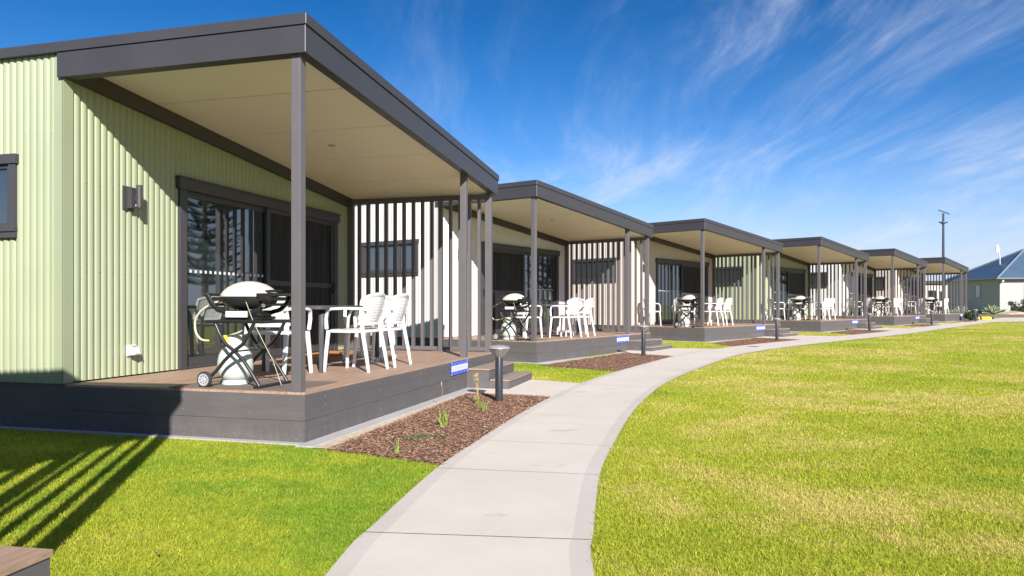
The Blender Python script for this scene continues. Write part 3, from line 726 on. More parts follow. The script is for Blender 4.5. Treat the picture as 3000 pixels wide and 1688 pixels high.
def make_gas():
    r = empty('gas_cylinder', (0, 0, 0))
    mb = MB(); mb.lathe([(.0, .03), (.07, .032), (.115, .048), (.150, .085), (.163, .13), (.165, .17), (.160, .24), (.148, .29), (.12, .34), (.08, .368), (.03, .378), (.0, .378)], 28); mb.build('body', M['lpg'], r, smooth=60)
    mb = MB(); mb.lathe([(.112, .0), (.122, .0), (.124, .010), (.112, .05), (.102, .05), (.110, .012), (.112, .0)], 28, caps=False); mb.build('foot_ring', M['lpg'], r, smooth=50)
    mb = MB(); vs = []; n = 24
    for rr in (.094, .088):
        for z in (.345, .475):
            for j in range(n+1):
                a = R(35)+j/n*R(290); vs.append((rr*math.cos(a), rr*math.sin(a), z))
    m = n+1
    fs = [(j, j+1, m+j+1, m+j) for j in range(n)]+[(3*m+j, 3*m+j+1, 2*m+j+1, 2*m+j) for j in range(n)]+[(m+j, m+j+1, 3*m+j+1, 3*m+j) for j in range(n)]+[(2*m+j, 2*m+j+1, j+1, j) for j in range(n)]
    mb.add(vs, fs); mb.build('collar', M['lpg'], r, smooth=50)
    mb = MB(); mb.lathe([(.02, .375), (.02, .41), (.013, .415), (.013, .44), (.030, .442), (.030, .462), (0, .465)], 12); mb.tube([(0, 0, .42), (-.07, -.02, .425), (-.10, -.03, .43)], .010, 8); mb.build('valve', M['metal'], r, smooth=40)
    mb = MB(); mb.box((-.080, -.108, .385), (-.045, -.098, .475)); mb.box((-.075, -.112, .40), (-.05, -.108, .455)); mb.build('tag', M['yellow'], r, bevel=.002)
    return r
chair0 = make_chair(); table0 = make_table(1.62, .90); bbq0 = make_bbq(); gas0 = make_gas()
for o in (chair0, table0, bbq0, gas0): scan_kids(o)
used = set()
def put(o, i, u, v, ang, label, cat, group):
    """ang: direction the local -y axis faces, degrees from +u toward +v"""
    c = o if o.name not in used else copy_tree(o)
    used.add(o.name)
    c.location = cw(i, u, v, DZ+.001); c.rotation_euler = (0, 0, crot(i)+R(ang)+math.pi/2)
    if cat == 'chair': c.scale = (1.05, 1.05, 1.08)
    tag(c, label, cat, group); return c
deckn = {1: 'the nearest deck, by the green wall', 2: 'the second deck in the row', 3: 'the third deck in the row', 4: 'the fourth deck in the row', 5: 'the fifth deck in the row', 6: 'the farthest deck in the row'}
short = {1: 'the nearest deck', 2: 'the second deck', 3: 'the third deck', 4: 'the fourth deck', 5: 'the fifth deck', 6: 'the farthest deck'}
G_CH = 'white armchairs on the cabin decks'
jr = random.Random(5)
chairs = {   # (u, v, facing, where)
 1: [(2.10, .60, 90, 'back to the lawn, left one of the pair'), (2.80, .60, 90, 'back to the lawn, nearer the slat screen'), (1.42, 1.20, 0, 'half hidden behind the barbecue'), (3.74, 1.22, 180, 'at the far end of the table')],
 2: [(1.95, .45, 88, 'back to the path, left of the two'), (2.65, .45, 92, 'back to the path, right of the two'), (1.28, 1.10, 0, 'behind the barbecue and post'), (3.5, 1.15, 182, 'at the far end of its table')],
 3: [(1.75, .62, 90, 'left of the two right of the post'), (2.35, .60, 92, 'rightmost, by the slat screen'), (1.05, 1.25, 0, 'behind the barbecue'), (.45, 2.05, -52, 'set apart on the left against the wall')],
 4: [(1.70, .62, 90, 'just right of the front post'), (2.35, .62, 90, 'rightmost, near the slats'), (1.05, 1.35, 0, 'behind the barbecue'), (.42, 1.95, -45, 'leftmost by the wall')],
 5: [(1.50, .62, 90, 'just right of the front post'), (2.2, .62, 90, 'rightmost, near the slats'), (1.0, 1.35, 0, 'behind the barbecue'), (.4, 1.95, -45, 'leftmost by the wall')],
 6: [(1.50, .62, 90, 'just right of the front post'), (2.2, .62, 90, 'rightmost, near the slats'), (1.0, 1.35, 0, 'behind the barbecue'), (.4, 1.95, -45, 'leftmost by the wall')]}
for i in range(1, 7):
    for (u, v, a, w) in chairs[i]:
        put(chair0, i, u, v, a+jr.uniform(-3, 3)*(1 if i == 1 else 3), f'white armchair on {short[i]}, {w}', 'chair', G_CH)
    tu, tv = {1: (2.44, 1.20), 2: (2.4, 1.12)}.get(i, (2.0, 1.30))
    put(table0, i, tu, tv, 90, f'dark grey table among white chairs on {deckn[i]}', 'table', 'dark tables on the cabin decks')
    bu, bv = {1: (.365, .805), 2: (.28, .72), 3: (.25, .62), 4: (.45, .95), 5: (.3, .7), 6: (.3, .8)}[i]
    b = put(bbq0, i, bu, bv, 180, f'portable barbecue with domed lid on a folding cart on {short[i]}', 'barbecue', 'barbecues on the cabin decks')
    put(gas0, i, bu+.06, bv+.20, 200, f'pale gas cylinder standing under the barbecue on {deckn[i]}', 'gas cylinder', 'gas cylinders under the barbecues')

for i in range(1, 7):
    mb = MB(); mb.box((0, 0, 0), (.82, 1.28, .006)); o = mb.build('barbecue_mat', M['bbqmat']); o.location = cw(i, .02, .14, DZ+.0008); o.rotation_euler = (0, 0, crot(i)); tag(o, f'thin grey mat under the barbecue on {short[i]}', 'mat', 'mats under the barbecues')
def lamp_and_socket(i):
    def place(o, u, z): o.location = cw(i, u, D-.009, z+DZ); o.rotation_euler = (0, 0, crot(i))
    r = empty('wall_lamp', (0, 0, 0)); mb = MB()
    mb.box((-.075, -.014, -.13), (.075, 0, .125)); mb.box((-.025, -.07, -.11), (.055, -.013, .11)); mb.build('back_plate', M['frame'], r, bevel=.003)
    mb = MB(); mb.tube([(.04, -.115, -.10), (.04, -.115, .14)], .031, 18); mb.box((.03, -.10, -.02), (.05, -.07, .02)); mb.build('lamp_tube', M['frame'], r, smooth=50)
    mb = MB(); mb.lathe([(.012, 0), (.010, .006), (0, .008)], 10, Matrix.Translation((.045, -.07, -.075)) @ Matrix.Rotation(R(90), 4, 'X')); mb.build('sensor', M['white'], r, smooth=50)
    place(r, .79, 1.90); tag(r, f'charcoal up and down wall lamp on {deckn[i]}', 'wall lamp', 'wall lamps beside the sliding doors')
    r = empty('power_socket', (0, 0, 0)); mb = MB()
    mb.box((-.062, -.02, -.06), (.062, 0, .06)); mb.hexa([(-.055, -.021, -.05), (-.055, -.085, -.045), (.062, -.085, -.045), (.062, -.021, -.05)][::-1], [(-.055, -.021, .055), (-.055, -.045, .050), (.062, -.045, .050), (.062, -.021, .055)][::-1])
    mb.build('housing', M['white'], r, bevel=.004)
    mb = MB(); mb.box((-.03, -.088, -.035), (.04, -.084, -.03)); mb.box((-.035, -.0555, .045), (.045, -.045, .0535)); mb.build('switch_cover', M['hub'], r)
    place(r, .83, .275); tag(r, f'white weatherproof power socket low on the wall of {deckn[i]}', 'socket', 'outdoor power sockets')
for i in range(1, 7): lamp_and_socket(i)
# doormats
for i in range(1, 7):
    mb = MB(); n = 10; vs = []
    mb.box((-.6, -.24, 0), (.6, .24, .022)); o = mb.build('doormat', M['mat'], bevel=.006)
    o.location = cw(i, 4.35 if i != 2 else 3.2, D-.34, DZ+.001); o.rotation_euler = (0, 0, crot(i)+R(2)); tag(o, f'orange brown doormat in front of the door on {deckn[i]}', 'doormat', 'doormats at the sliding doors')

# ---- name signs on the deck fronts
def make_sign(i):
    r = empty('name_sign', (0, 0, 0)); w, h = .70, .178
    mb = MB(); mb.box((-w/2, -.012, -h/2), (w/2, -.004, h/2)); pb = mb.build('panel', M['blue'], r, bevel=.002)
    mb = MB(); mb.box((-w/2+.012, -.0145, -h*.24), (w/2-.004, -.0125, h*.24)); mb.build('name_strip', M['signwhite'], pb)
    mb = MB()
    for s in (-1, 1):
        for k in range(7):
            x = -w/2+.045+k*.101; mb.box((x-.026, -.0135, s*h*.38-.013), (x+.022, -.0122, s*h*.38+.011))
    mb.build('film_perforations', mat_perf, pb)
    mb = MB(); rr = random.Random(i*3+1); x = -.19
    while x < .19:                                    # soft grey-mauve lettering strokes, too small to read in the photo
        lw = rr.uniform(.016, .026); mb.box((x, -.0158, -.012), (x+lw*.3, -.0148, .013)); mb.box((x+lw*.3, -.0158, .006), (x+lw, -.0148, .012)) if rr.random() < .6 else mb.box((x+lw*.3, -.0158, -.012), (x+lw, -.0148, -.006))
        x += lw+rr.choice([.009, .009, .026])
    mb.build('lettering', M['signtext'], pb)
    mb = MB()
    for sx in (-1, 1):
        for sz in (-1, 1): mb.lathe([(.010, 0), (.009, .004), (0, .005)], 8, Matrix.Translation((sx*(w/2-.012), -.012, sz*(h/2-.012))) @ Matrix.Rotation(R(90), 4, 'X'))
        mb.box((sx*(w/2-.04)-.01, -.004, -.05), (sx*(w/2-.04)+.01, 0, .05))
    mb.build('fixing', M['hub'], r, smooth=40)
    r.location = cw(i, 4.02, 0, DZ-.112); r.rotation_euler = (0, 0, crot(i))
    tag(r, f'blue and white name sign on the front board of {short[i]}', 'sign', 'blue name signs on the deck fronts')
mat_perf = mat('sign_pale_blue', (.16, .25, .80), .4)
for i in range(1, 7): make_sign(i)

# ---- bollards
def make_bollard():
    r = empty('bollard_light', (0, 0, 0))
    mb = MB(); mb.lathe([(.048, 0), (.048, .555), (.046, .56), (.02, .561)], 24); mb.build('column', M['bollard'], r, smooth=40)
    mb = MB(); mb.lathe([(.046, .562), (.062, .58), (.132, .668)], 28, caps=False); mb.build('diffuser', M['clear'], r, smooth=60)
    mb = MB(); mb.lathe([(.034, .561), (.034, .60), (.027, .603), (.027, .665)], 18); mb.build('lamp_core', M['hub'], r, smooth=40)
    mb = MB(); mb.lathe([(.02, .664), (.128, .666), (.140, .672), (.139, .680), (.12, .695), (.07, .712), (0, .718)], 32); mb.build('cap', M['cap'], r, smooth=50)
    return r
bol0 = make_bollard(); scan_kids(bol0)
bpos = {1: (-.16, 9.02), 2: (3.028, 16.78), 3: (8.276, 22.755), 4: (14.427, 29.397), 5: (20.935, 36.33), 6: (27.2, 42.75)}
bl = {1: 'nearest bollard light, charcoal with a silver cap, in the mulch before the steps', 2: 'second bollard light, at the end of the second mulch bed', 3: 'third bollard light, in front of the third cabin steps', 4: 'fourth bollard light, in front of the fourth cabin steps', 5: 'fifth bollard light, small against the fifth cabin steps', 6: 'farthest bollard light, near the agave plants'}
for k in range(1, 7):
    b = bol0 if k == 1 else copy_tree(bol0); x, y = bpos[k]; b.location = (x, y, gz(y)); tag(b, bl[k], 'bollard', 'bollard lights along the footpath')

# ------------------------------------------------------------------ mulch beds
def attr(me, vals):
    a = me.color_attributes.new('tint', 'FLOAT_COLOR', 'POINT'); a.data.foreach_set('color', np.asarray(vals, np.float32).ravel())
bed_polys = []
sand_polys = []
def bed(i, pts, nchips, label):
    w = np.array([cw(i, a, b)[:2] for a, b in pts]); bed_polys.append(w)
    x0, y0 = w.min(0); x1, y1 = w.max(0)
    # base: triangle fan sheet, then chips piled on it
    vs = [(p[0], p[1], gz(p[1])+.0055) for p in w]; fs = [tuple(range(len(w)))[::-1]]
    V = [np.array(vs)]; F = [list(f) for f in fs]; T = [np.tile([.15, 0, 0, 1], (len(vs), 1))]
    q = rng.uniform([x0, y0], [x1, y1], (int(nchips*3.2), 2))
    jq = q+np.abs(rng.normal(0, .016, (len(q), 1)))*np.array([[-.75, .6]])
    ok = in_poly(q[:, 0]+rng.normal(0, .012, len(q)), q[:, 1]+rng.normal(0, .012, len(q)), w) & ~in_poly(jq[:, 0], jq[:, 1], path_poly)
    for b in branches: ok &= ~in_poly(q[:, 0], q[:, 1], b)
    q = q[ok][:nchips]; n = len(q)
    L = rng.uniform(.010, .034, n); Wd = rng.uniform(.003, .008, n); a = rng.uniform(0, math.pi, n); tl = rng.uniform(-.35, .35, n); h = rng.uniform(.006, .028, n)
    ca, sa = np.cos(a), np.sin(a); z = np.interp(q[:, 1], ZY, ZV)+h
    dx, dy, dz = ca*L/2, sa*L/2, tl*L/2; ex_, ey, ez = -sa*Wd/2, ca*Wd/2, rng.uniform(-.3, .3, n)*Wd
    c = np.stack([np.stack([q[:, 0]+s*dx+t*ex_, q[:, 1]+s*dy+t*ey, z+s*dz+t*ez], 1) for s, t in ((-1, -1), (1, -1), (1, 1), (-1, 1))], 1).reshape(-1, 3)
    base = len(vs); col = np.repeat(np.c_[rng.random(n), rng.random(n), np.zeros(n), np.ones(n)], 4, 0)
    V = np.vstack(V+[c]); T = np.vstack(T+[col]); F += (np.arange(4*n).reshape(-1, 4)+base).tolist()
    me = bpy.data.meshes.new('mulch'); me.from_pydata(V.tolist(), [], F); me.materials.append(M['mulch']); attr(me, T)
    o = bpy.data.objects.new('mulch', me); COL.objects.link(o); tag(o, label, 'mulch', 'bark mulch beds', kind='stuff')
    return w
bed(1, [(-.22, -.33), (3.72, -.22), (3.78, -1.2), (3.66, -1.9), (-.53, -1.9), (-.52, -1.50), (-.34, -.9)], 42000, 'reddish bark mulch bed beside the nearest deck')
bed(2, [(-.5, -.40), (3.40, -.30), (3.35, -2.2), (-.60, -2.2)], 14000, 'bark mulch bed beside the second deck')
bed(3, [(-.4, -.45), (3.2, -.30), (3.15, -2.1), (-1.3, -2.1), (-1.2, -1.5)], 7000, 'bark mulch bed beside the third deck')
bed(4, [(-.4, -.45), (3.1, -.30), (3.05, -2.1), (-1.2, -2.1), (-1.1, -1.5)], 4000, 'bark mulch strip beside the fourth deck')
bed(5, [(-.4, -.45), (3.1, -.30), (3.05, -2.1), (0.2, -2.1), (-.2, -1.2)], 3000, 'thin bark mulch strip beside the fifth deck')
bed(6, [(.6, -.40), (4.3, -.10), (5.3, -1.6), (1.5, -2.1)], 3000, 'mulch patch beside the last deck')
# sandy margin between kerb and mulch
mb = MB()
for i in range(1, 7):
    prev = None; vs = []; rr = random.Random(40+i); n = 30
    for k in range(n+1):
        u = -.16+k*(3.9+.16)/n; a = cw(i, u, -.165); b = cw(i, u, -.25-rr.random()*.06-(.05 if k % 5 == 0 else 0)-max(0, .1-k*.02))
        vs += [(a.x, a.y, gz(a.y)+.0075), (b.x, b.y, gz(b.y)+.0075)]
    mb.add(vs, [(2*k, 2*k+1, 2*k+3, 2*k+2) for k in range(n)])
tag(mb.build('sandy_soil', M['sand']), 'pale sandy soil margin between kerb and mulch', 'soil', kind='structure')

# ------------------------------------------------------------------ small plants
def blades(mb, n, h, spread, w, base_r=.02, bend=.5, rr=random):
    for k in range(n):
        a = rr.uniform(0, 2*math.pi); hh = h*rr.uniform(.55, 1.1); sp = spread*rr.uniform(.1, 1); bx, by = rr.uniform(-base_r, base_r), rr.uniform(-base_r, base_r)
        c, s = math.cos(a), math.sin(a); ww = w*rr.uniform(.7, 1.2); pts = []
        for t in (0, .35, .7, 1):
            x = bx+c*sp*t**1.6; y = by+s*sp*t**1.6; z = hh*(t-bend*.35*t*t*(sp/spread)); q = ww*(1-t**2)+.0006
            pts += [(x-s*q/2, y+c*q/2, z), (x+s*q/2, y-c*q/2, z)]
        mb.add(pts, [(0, 1, 3, 2), (2, 3, 5, 4), (4, 5, 7, 6)])
rr = random.Random(3)
def gp(fx, fy, z=0):
    t = (HZ-z)*2133.8/(fy-894.1); return (fx-1500)/2133.8*t, t
def plant(name, fx, fy, fn, m, label, cat, group=None):
    x, y = gp(fx, fy); mb = MB(); fn(mb); o = mb.build(name, m); o.location = (x, y, .006); tag(o, label, cat, group); return o
G_P = 'young plants in the nearest mulch bed'
plant('strappy_plant', 1300, 1253, lambda mb: blades(mb, 34, .20, .10, .010, .03, .4, rr), M['strap'], 'largest tuft of yellow green strappy leaves mid bed', 'plant', G_P)
p = plant('strappy_plant', 1418, 1207, lambda mb: blades(mb, 26, .14, .09, .009, .03, .4, rr), M['strap'], 'small strappy tuft left of the nearest bollard light', 'plant', G_P)
plant('strappy_plant', 1161, 1332, lambda mb: blades(mb, 16, .13, .05, .007, .02, .3, rr), M['strap'], 'thin grassy tuft at the front edge of the nearest mulch bed', 'plant', G_P)
def stalks(mb):
    for k in range(4):
        a = rr.uniform(0, 6.28); top = (.04*math.cos(a), .04*math.sin(a), rr.uniform(.27, .36)); mb.tube([(0, 0, 0), (top[0]*.4, top[1]*.4, top[2]*.5), top], .0028, 5)
        for q in range(7):
            d = Vector((rr.uniform(-1, 1), rr.uniform(-1, 1), rr.uniform(0, 1))).normalized()*.035; mb.tube([top, Vector(top)+d], [.004, .006], 5)
def foliage(mb): blades(mb, 22, .13, .10, .012, .03, .4, rr)
o = plant('flowering_plant', 1402, 1187, stalks, M['drystem'], 'budding plant with branching stalks before the first steps', 'plant', G_P)
mb = MB(); foliage(mb); mb.build('leaves', M['strap'], o)
o = plant('dry_plant', 1295, 1195, lambda mb: (mb.tube([(0, 0, 0), (.004, 0, .2), (-.004, 0, .27)], .0022, 5), blades(mb, 6, .05, .05, .006, .01, .4, rr), mb.tube([(-.004, 0, .26), (-.008, 0, .30)], .007, 6)), M['drystem'], 'single pale seed stalk against the front board of the nearest deck', 'plant', G_P)
def ground_cover(mb):
    for k in range(900):
        a = rr.uniform(0, 6.28); q = math.sqrt(rr.random()); x, y = .24*q*math.cos(a)*1.0, .17*q*math.sin(a)+.02*math.sin(9*a); z = rr.uniform(.004, .045)*(1.15-q)
        d = rr.uniform(0, 6.28); l = rr.uniform(.008, .018); c, s = math.cos(d)*l, math.sin(d)*l
        mb.add([(x, y, z), (x+c*.5-s*.3, y+s*.5+c*.3, z+.006), (x+c, y+s, z+rr.uniform(-.004, .008)), (x+c*.5+s*.3, y+s*.5-c*.3, z+.002)], [(0, 1, 2, 3)])
plant('creeping_plant', 1232, 1287, ground_cover, M['cover'], 'flat dark green creeping plant lying on the mulch', 'plant', G_P)
# fallen leaf on the lawn
x, y = gp(460, 1645); mb = MB(); mb.add([(-.035, 0, 0), (-.01, .018, .012), (.03, .006, .004), (.012, -.016, .014), (0, 0, .002)], [(0, 4, 1), (1, 4, 2), (2, 4, 3), (3, 4, 0)])
o = mb.build('fallen_leaf', M['leaf']); o.location = (x, y, .034); o.rotation_euler = (.3, .2, 1.9); tag(o, 'brown dead leaf lying on the lawn near the bottom edge', 'leaf')
# drain cover on the path
mb = MB(); mb.box((-.12, -.12, 0), (.12, .12, .004)); [mb.box((-.1, -.1+k*.033, .004), (.1, -.1+k*.033+.014, .007)) for k in range(7)]
x, y = 6.55, 19.75; o = mb.build('drain_cover', M['brownpost']); o.location = (x, y, gz(y)+.013); o.rotation_euler = (0, 0, .8); tag(o, 'small dark drain cover set in the footpath', 'drain')

# ------------------------------------------------------------------ far house, lamp post, garden
def far_house():
    c0 = Vector((44.2, 66, .62)); a = Vector((.1, .995, 0)).normalized(); b = Vector((.995, -.1, 0)).normalized(); w = 12.0; w2 = 9.5
    r = empty('weatherboard_house', c0, math.atan2(b.y, b.x))    # local x along b, local y along a
    zb, ze = 0, 3.03
    mb = MB()
    # lapped boards: each course leans out at its foot
    nb = 17; h = (ze-zb)/nb
    for k in range(nb):
        z0 = zb+k*h; z1 = z0+h
        for (p, q, nrm) in (((0, 0), (w, 0), (0, -1)), ((0, w2), (0, 0), (-1, 0)), ((w, 0), (w, w2), (1, 0)), ((w, w2), (0, w2), (0, 1))):
            o1 = .022; P = [(p[0]+nrm[0]*o1, p[1]+nrm[1]*o1, z0), (q[0]+nrm[0]*o1, q[1]+nrm[1]*o1, z0), (q[0], q[1], z1), (p[0], p[1], z1)]
            mb.add(P+[(p[0], p[1], z0), (q[0], q[1], z0)], [(0, 1, 2, 3), (4, 5, 1, 0)])
    mb.build('weatherboard_wall', M['boardwall'], r)
    mb = MB(); mb.box((.05, .05, -.7), (w-.05, w2-.05, .0)); mb.build('plinth', M['beam'], r)
    e = .45; zt = 5.93; mb = MB(); ez = ze-.02
    h2 = w2/2; mb.add([(-e, -e, ez), (w+e, -e, ez), (w+e, w2+e, ez), (-e, w2+e, ez), (h2, h2, zt), (w-h2, h2, zt)], [(0, 1, 5, 4), (1, 2, 5), (2, 3, 4, 5), (3, 0, 4), (3, 2, 1, 0)])
    rf = mb.build('roof', M['roofblue'], r)
    mb = MB()
    for p, q in (((-e, -e), h2), ((w+e, -e), w-h2), ((-e, w2+e), h2), ((w+e, w2+e), w-h2)): mb.tube([(p[0], p[1], ez+.01), (q, h2, zt+.02)], .09, 6)
    mb.tube([(h2, h2, zt+.02), (w-h2, h2, zt+.02)], .09, 6)
    mb.build('ridge_capping', mat('ridge', (.16, .20, .26), .4), rf, smooth=50)
    mb = MB()
    for p, q in (((-e, -e), (w+e, -e)), ((-e, -e), (-e, w2+e))): mb.tube([(p[0]-.05, p[1]-.05, ez-.02), (q[0]-.05, q[1]-.05, ez-.02)], 1, 6, sq=(.12, .14))
    mb.build('gutter', mat('gutter', (.15, .17, .20), .4), rf)
    mb = MB()
    for x in (0, 3.2, 6.4, 9.6): mb.tube([(x+.1, -.3, ez-.15), (x+.1, -.3, ez-.32)], .10, 8)
    mb.build('eave_lamp', M['white'], rf, smooth=50)
    def win(x0, x1, z0, z1, side):
        wd = empty('window', (0, 0, 0)); wd.parent = r
        def B(mb, a0, b0, a1, b1, d0, d1):
            if side == 'f': mb.box((a0, -d1, b0), (a1, -d0, b1))
            else: mb.box((-d1, a0, b0), (-d0, a1, b1))
        mb = MB(); B(mb, x0, z0, x0+.08, z1, 0, .06); B(mb, x1-.08, z0, x1, z1, 0, .06); B(mb, x0+.08, z1-.08, x1-.08, z1, 0, .055); B(mb, x0+.08, z0, x1-.08, z0+.08, 0, .055); mb.build('window_frame', M['white'] if side == 'f' else M['boardwall'], wd)
        mb = MB(); B(mb, x0+.08, z0+.08, x1-.08, z1-.08, .024, .03); mb.build('pane', M['glass'], wd)
    win(3.2, 4.2, 1.3, 2.55, 's'); win(2.0, 2.55, 1.35, 2.65, 'f')
    mb = MB(); mb.box((2.6, -.06, .9), (5.4, -.03, 2.5)); mb.build('roller_shutter', M['white'], r)
    tag(r, 'pale weatherboard house with a blue hip roof at the far right', 'house')
    v = empty('satellite_antenna', (0, 0, 0)); mb = MB()
    mb.tube([(0, 0, 0), (0, 0, 1.1), (-.15, 0, 1.9)], .045, 8); mb.build('mast', M['white'], v, smooth=50)
    mb = MB(); mb.hexa([(-.35, -.05, 1.55), (-.02, -.05, 1.75), (-.02, .05, 1.75), (-.35, .05, 1.55)], [(-.42, -.05, 2.2), (-.18, -.05, 2.35), (-.18, .05, 2.35), (-.42, .05, 2.2)]); mb.build('panel', M['white'], v)
    p = c0+b*2.2+a*4.1; v.location = (p.x, p.y, 3.65+1.02); tag(v, 'white antenna mast rising from the blue roof', 'antenna')
far_house()
def back_cabin():
    r = empty('flat_roofed_cabin', (40.0, 84, .3)); mb = MB(); w = 10.2
    mb.box((0, 0, 0), (w, 7, 3.35)); mb.build('wall', M['wall_pink'], r)
    mb = MB(); mb.box((-.2, -.3, 3.352), (w+.15, 7.2, 3.70)); mb.build('roof', M['fascia'], r)
    for x0, x1, z0, z1 in ((w-2.2, w-1.2, .5, 2.6), (w-.85, w-.35, 1.4, 2.5), (w-4.6, w-2.9, 1.4, 2.5)):
        mb = MB(); mb.box((x0, -.05, z0), (x1, -.002, z1)); f = mb.build('window', M['frame'], r); mb = MB(); mb.box((x0+.07, -.06, z0+.07), (x1-.07, -.052, z1-.07)); mb.build('pane', M['glass'], f)
    tag(r, 'pinkish flat roofed cabin glimpsed behind the slats of the last cabin', 'cabin')
back_cabin()
def lamp_post():
    r = empty('lamp_post', (32.57, 55, .28)); H = 7.85
    mb = MB(); mb.tube([(0, 0, 0), (0, 0, H*.6), (0, 0, H)], [.11, .09, .07], 10); mb.build('pole', M['navy'], r, smooth=50)
    mb = MB(); mb.tube([(-.30, 0, H-.66), (-.15, 0, H-.70), (.15, 0, H-.70), (.32, 0, H-.66)], 1, 8, sq=(.16, .09)); mb.lathe([(.14, H-.8), (.17, H-.72), (.12, H-.6)], 12); mb.build('lamp_head', M['navy'], r, smooth=50)
    mb = MB(); T = Matrix.Translation((.05, 0, H+.10)) @ Matrix.Rotation(R(19), 4, 'Y') @ Matrix.Rotation(R(25), 4, 'X'); mb.box((-.42, -.18, -.015), (.42, .18, .015), T); mb.build('solar_panel', M['navy'], r)
    tag(r, 'tall dark lamp post with a small solar panel on top', 'lamp post')
lamp_post()
# garden bed by the house
def W2(fx, fy, z): t = (HZ-z)*2133.8/(fy-894.1); return (fx-1500)/2133.8*t, t
mb = MB(); P = [(33.5, 53.4), (41, 56.6), (70, 60.5), (70, 64.5), (40, 65), (32, 60)]
mb.add([(x, y, .42) for x, y in P]+[(x, y, .2) for x, y in P], [tuple(range(6)), *[(i, 6+i, 6+(i+1) % 6, (i+1) % 6) for i in range(6)]])
o = mb.build('garden_soil', mat('red_mulch', (.20, .09, .06), .9, var=.3, vscale=6)); tag(o, 'raised reddish garden bed in front of the far house', 'garden bed', kind='structure')
mb = MB()
for (p, q) in (((33.3, 53.2), (41, 56.4)), ((41, 56.4), (70, 60.3))):
    p, q = Vector((*p, 0)), Vector((*q, 0)); d = (q-p).normalized(); n = Vector((d.y, -d.x, 0))*.12
    mb.hexa([(p.x, p.y, .2), (q.x, q.y, .2), ((q-n).x, (q-n).y, .2), ((p-n).x, (p-n).y, .2)], [(p.x, p.y, .50), (q.x, q.y, .50), ((q-n).x, (q-n).y, .50), ((p-n).x, (p-n).y, .50)])
tag(mb.build('garden_edging', mat('sleeper', (.10, .075, .065), .8, var=.2)), 'low dark timber edging along the far garden bed', 'edging')
def agave(loc, s, label, seed, m=None):
    rr = random.Random(seed); mb = MB()
    for k in range(46):
        a = k*2.399+rr.uniform(-.2, .2); el = R(12+68*(k/46)**.8+rr.uniform(-6, 6)); L = s*rr.uniform(.8, 1.05)*(1-.25*k/46); w = s*.13; c, q = math.cos(a), math.sin(a); pts = []
        for t in (0, .3, .65, 1):
            rad = L*t*math.cos(el); z = L*t*math.sin(el)-.10*s*t*t; ww = w*(.5+1.2*t-1.65*t*t) if t < 1 else .004
            for sg in (-1, 1): pts.append((c*rad-q*sg*ww/2, q*rad+c*sg*ww/2, z+.08*s+.03*s*abs(sg)))
            pts.append((c*rad, q*rad, z+.055*s))
        f = []
        for i in range(3):
            b = i*3; f += [(b, b+2, b+5, b+3), (b+2, b+1, b+4, b+5)]
        mb.add(pts, f)
    o = mb.build('agave_plant', m or M['agave']); o.location = loc; tag(o, label, 'agave', 'agave plants by the far garden'); return o
def shrub(loc, s, label, seed, nm='shrub'):
    rr = random.Random(seed); r = empty(nm, loc); mb = MB()
    for k in range(7):
        a = rr.uniform(0, 6.28); mb.tube([(0, 0, 0), (.25*s*math.cos(a), .25*s*math.sin(a), .35*s), (.45*s*math.cos(a), .45*s*math.sin(a), .7*s)], [.02, .014, .006], 5)
    mb.build('stems', M['bark'], r); mb = MB()
    cl = [(rr.uniform(-.5, .5)*s, rr.uniform(-.5, .5)*s, rr.uniform(.2, .95)*s, rr.uniform(.18, .32)*s) for _ in range(14)]
    for k in range(2600):
        x, y, z, q = rr.choice(cl); d = Vector((rr.gauss(0, 1), rr.gauss(0, 1), rr.gauss(0, 1))).normalized()*q*rr.random()**.33; p = Vector((x, y, z))+d
        if p.z < .02: continue
        a = Vector((rr.uniform(-1, 1), rr.uniform(-1, 1), rr.uniform(-.5, 1))).normalized()*.085; b = a.cross(Vector((rr.random(), rr.random(), rr.random()))).normalized()*.034
        mb.add([p, p+a*.5+b, p+a, p+a*.5-b], [(0, 1, 2, 3)])
    mb.build('foliage', M['shrub'], r); tag(r, label, 'shrub', 'shrubs by the far house'); return r
agave((38.0, 57.5, .38), 1.15, 'large spiky agave beside the corner of the far house', 4)
agave((34.0, 55.3, .38), 1.0, 'spiky pale agave just right of the last deck', 9)
agave((31.6, 51.5, .28), .85, 'agave half hidden behind the last slat screen', 12)
agave((29.6, 50.4, .28), .8, 'small agave behind the slats of the last cabin', 15)
shrub((43.6, 62.6, .40), 1.15, 'dark leafy shrub at the right edge by the far house', 5)
shrub((45.9, 63.5, .40), 1.3, 'rounded dark shrub just beyond the right edge by the house', 6)
shrub((30.6, 52.6, .28), .8, 'low dark shrub behind the last slat screen', 8)
x6 = cw(6, 3.6, -.55); shrub((x6.x, x6.y, gz(x6.y)), .5, 'low shrub at the foot of the last name sign', 18)
mb = MB(); rrk = random.Random(2)
for k, (x, y, s) in enumerate(((40.2, 58.6, .9), (41.5, 58.9, .6))):
    bm = bmesh.new(); bmesh.ops.create_icosphere(bm, subdivisions=3, radius=s)
    for v in bm.verts: v.co *= 1+.14*math.sin(v.co.x*5+k)+.1*math.sin(v.co.y*7+2*k); v.co.z *= .33
    me = bpy.data.meshes.new('boulder'); bm.to_mesh(me); bm.free(); me.materials.append(M['rock']); o = bpy.data.objects.new('boulder', me); COL.objects.link(o); o.location = (x, y, .42)
    tag(o, ['long pale sandstone boulder in the far garden bed', 'smaller sandstone boulder right of the long one'][k], 'boulder', 'boulders in the far garden bed')
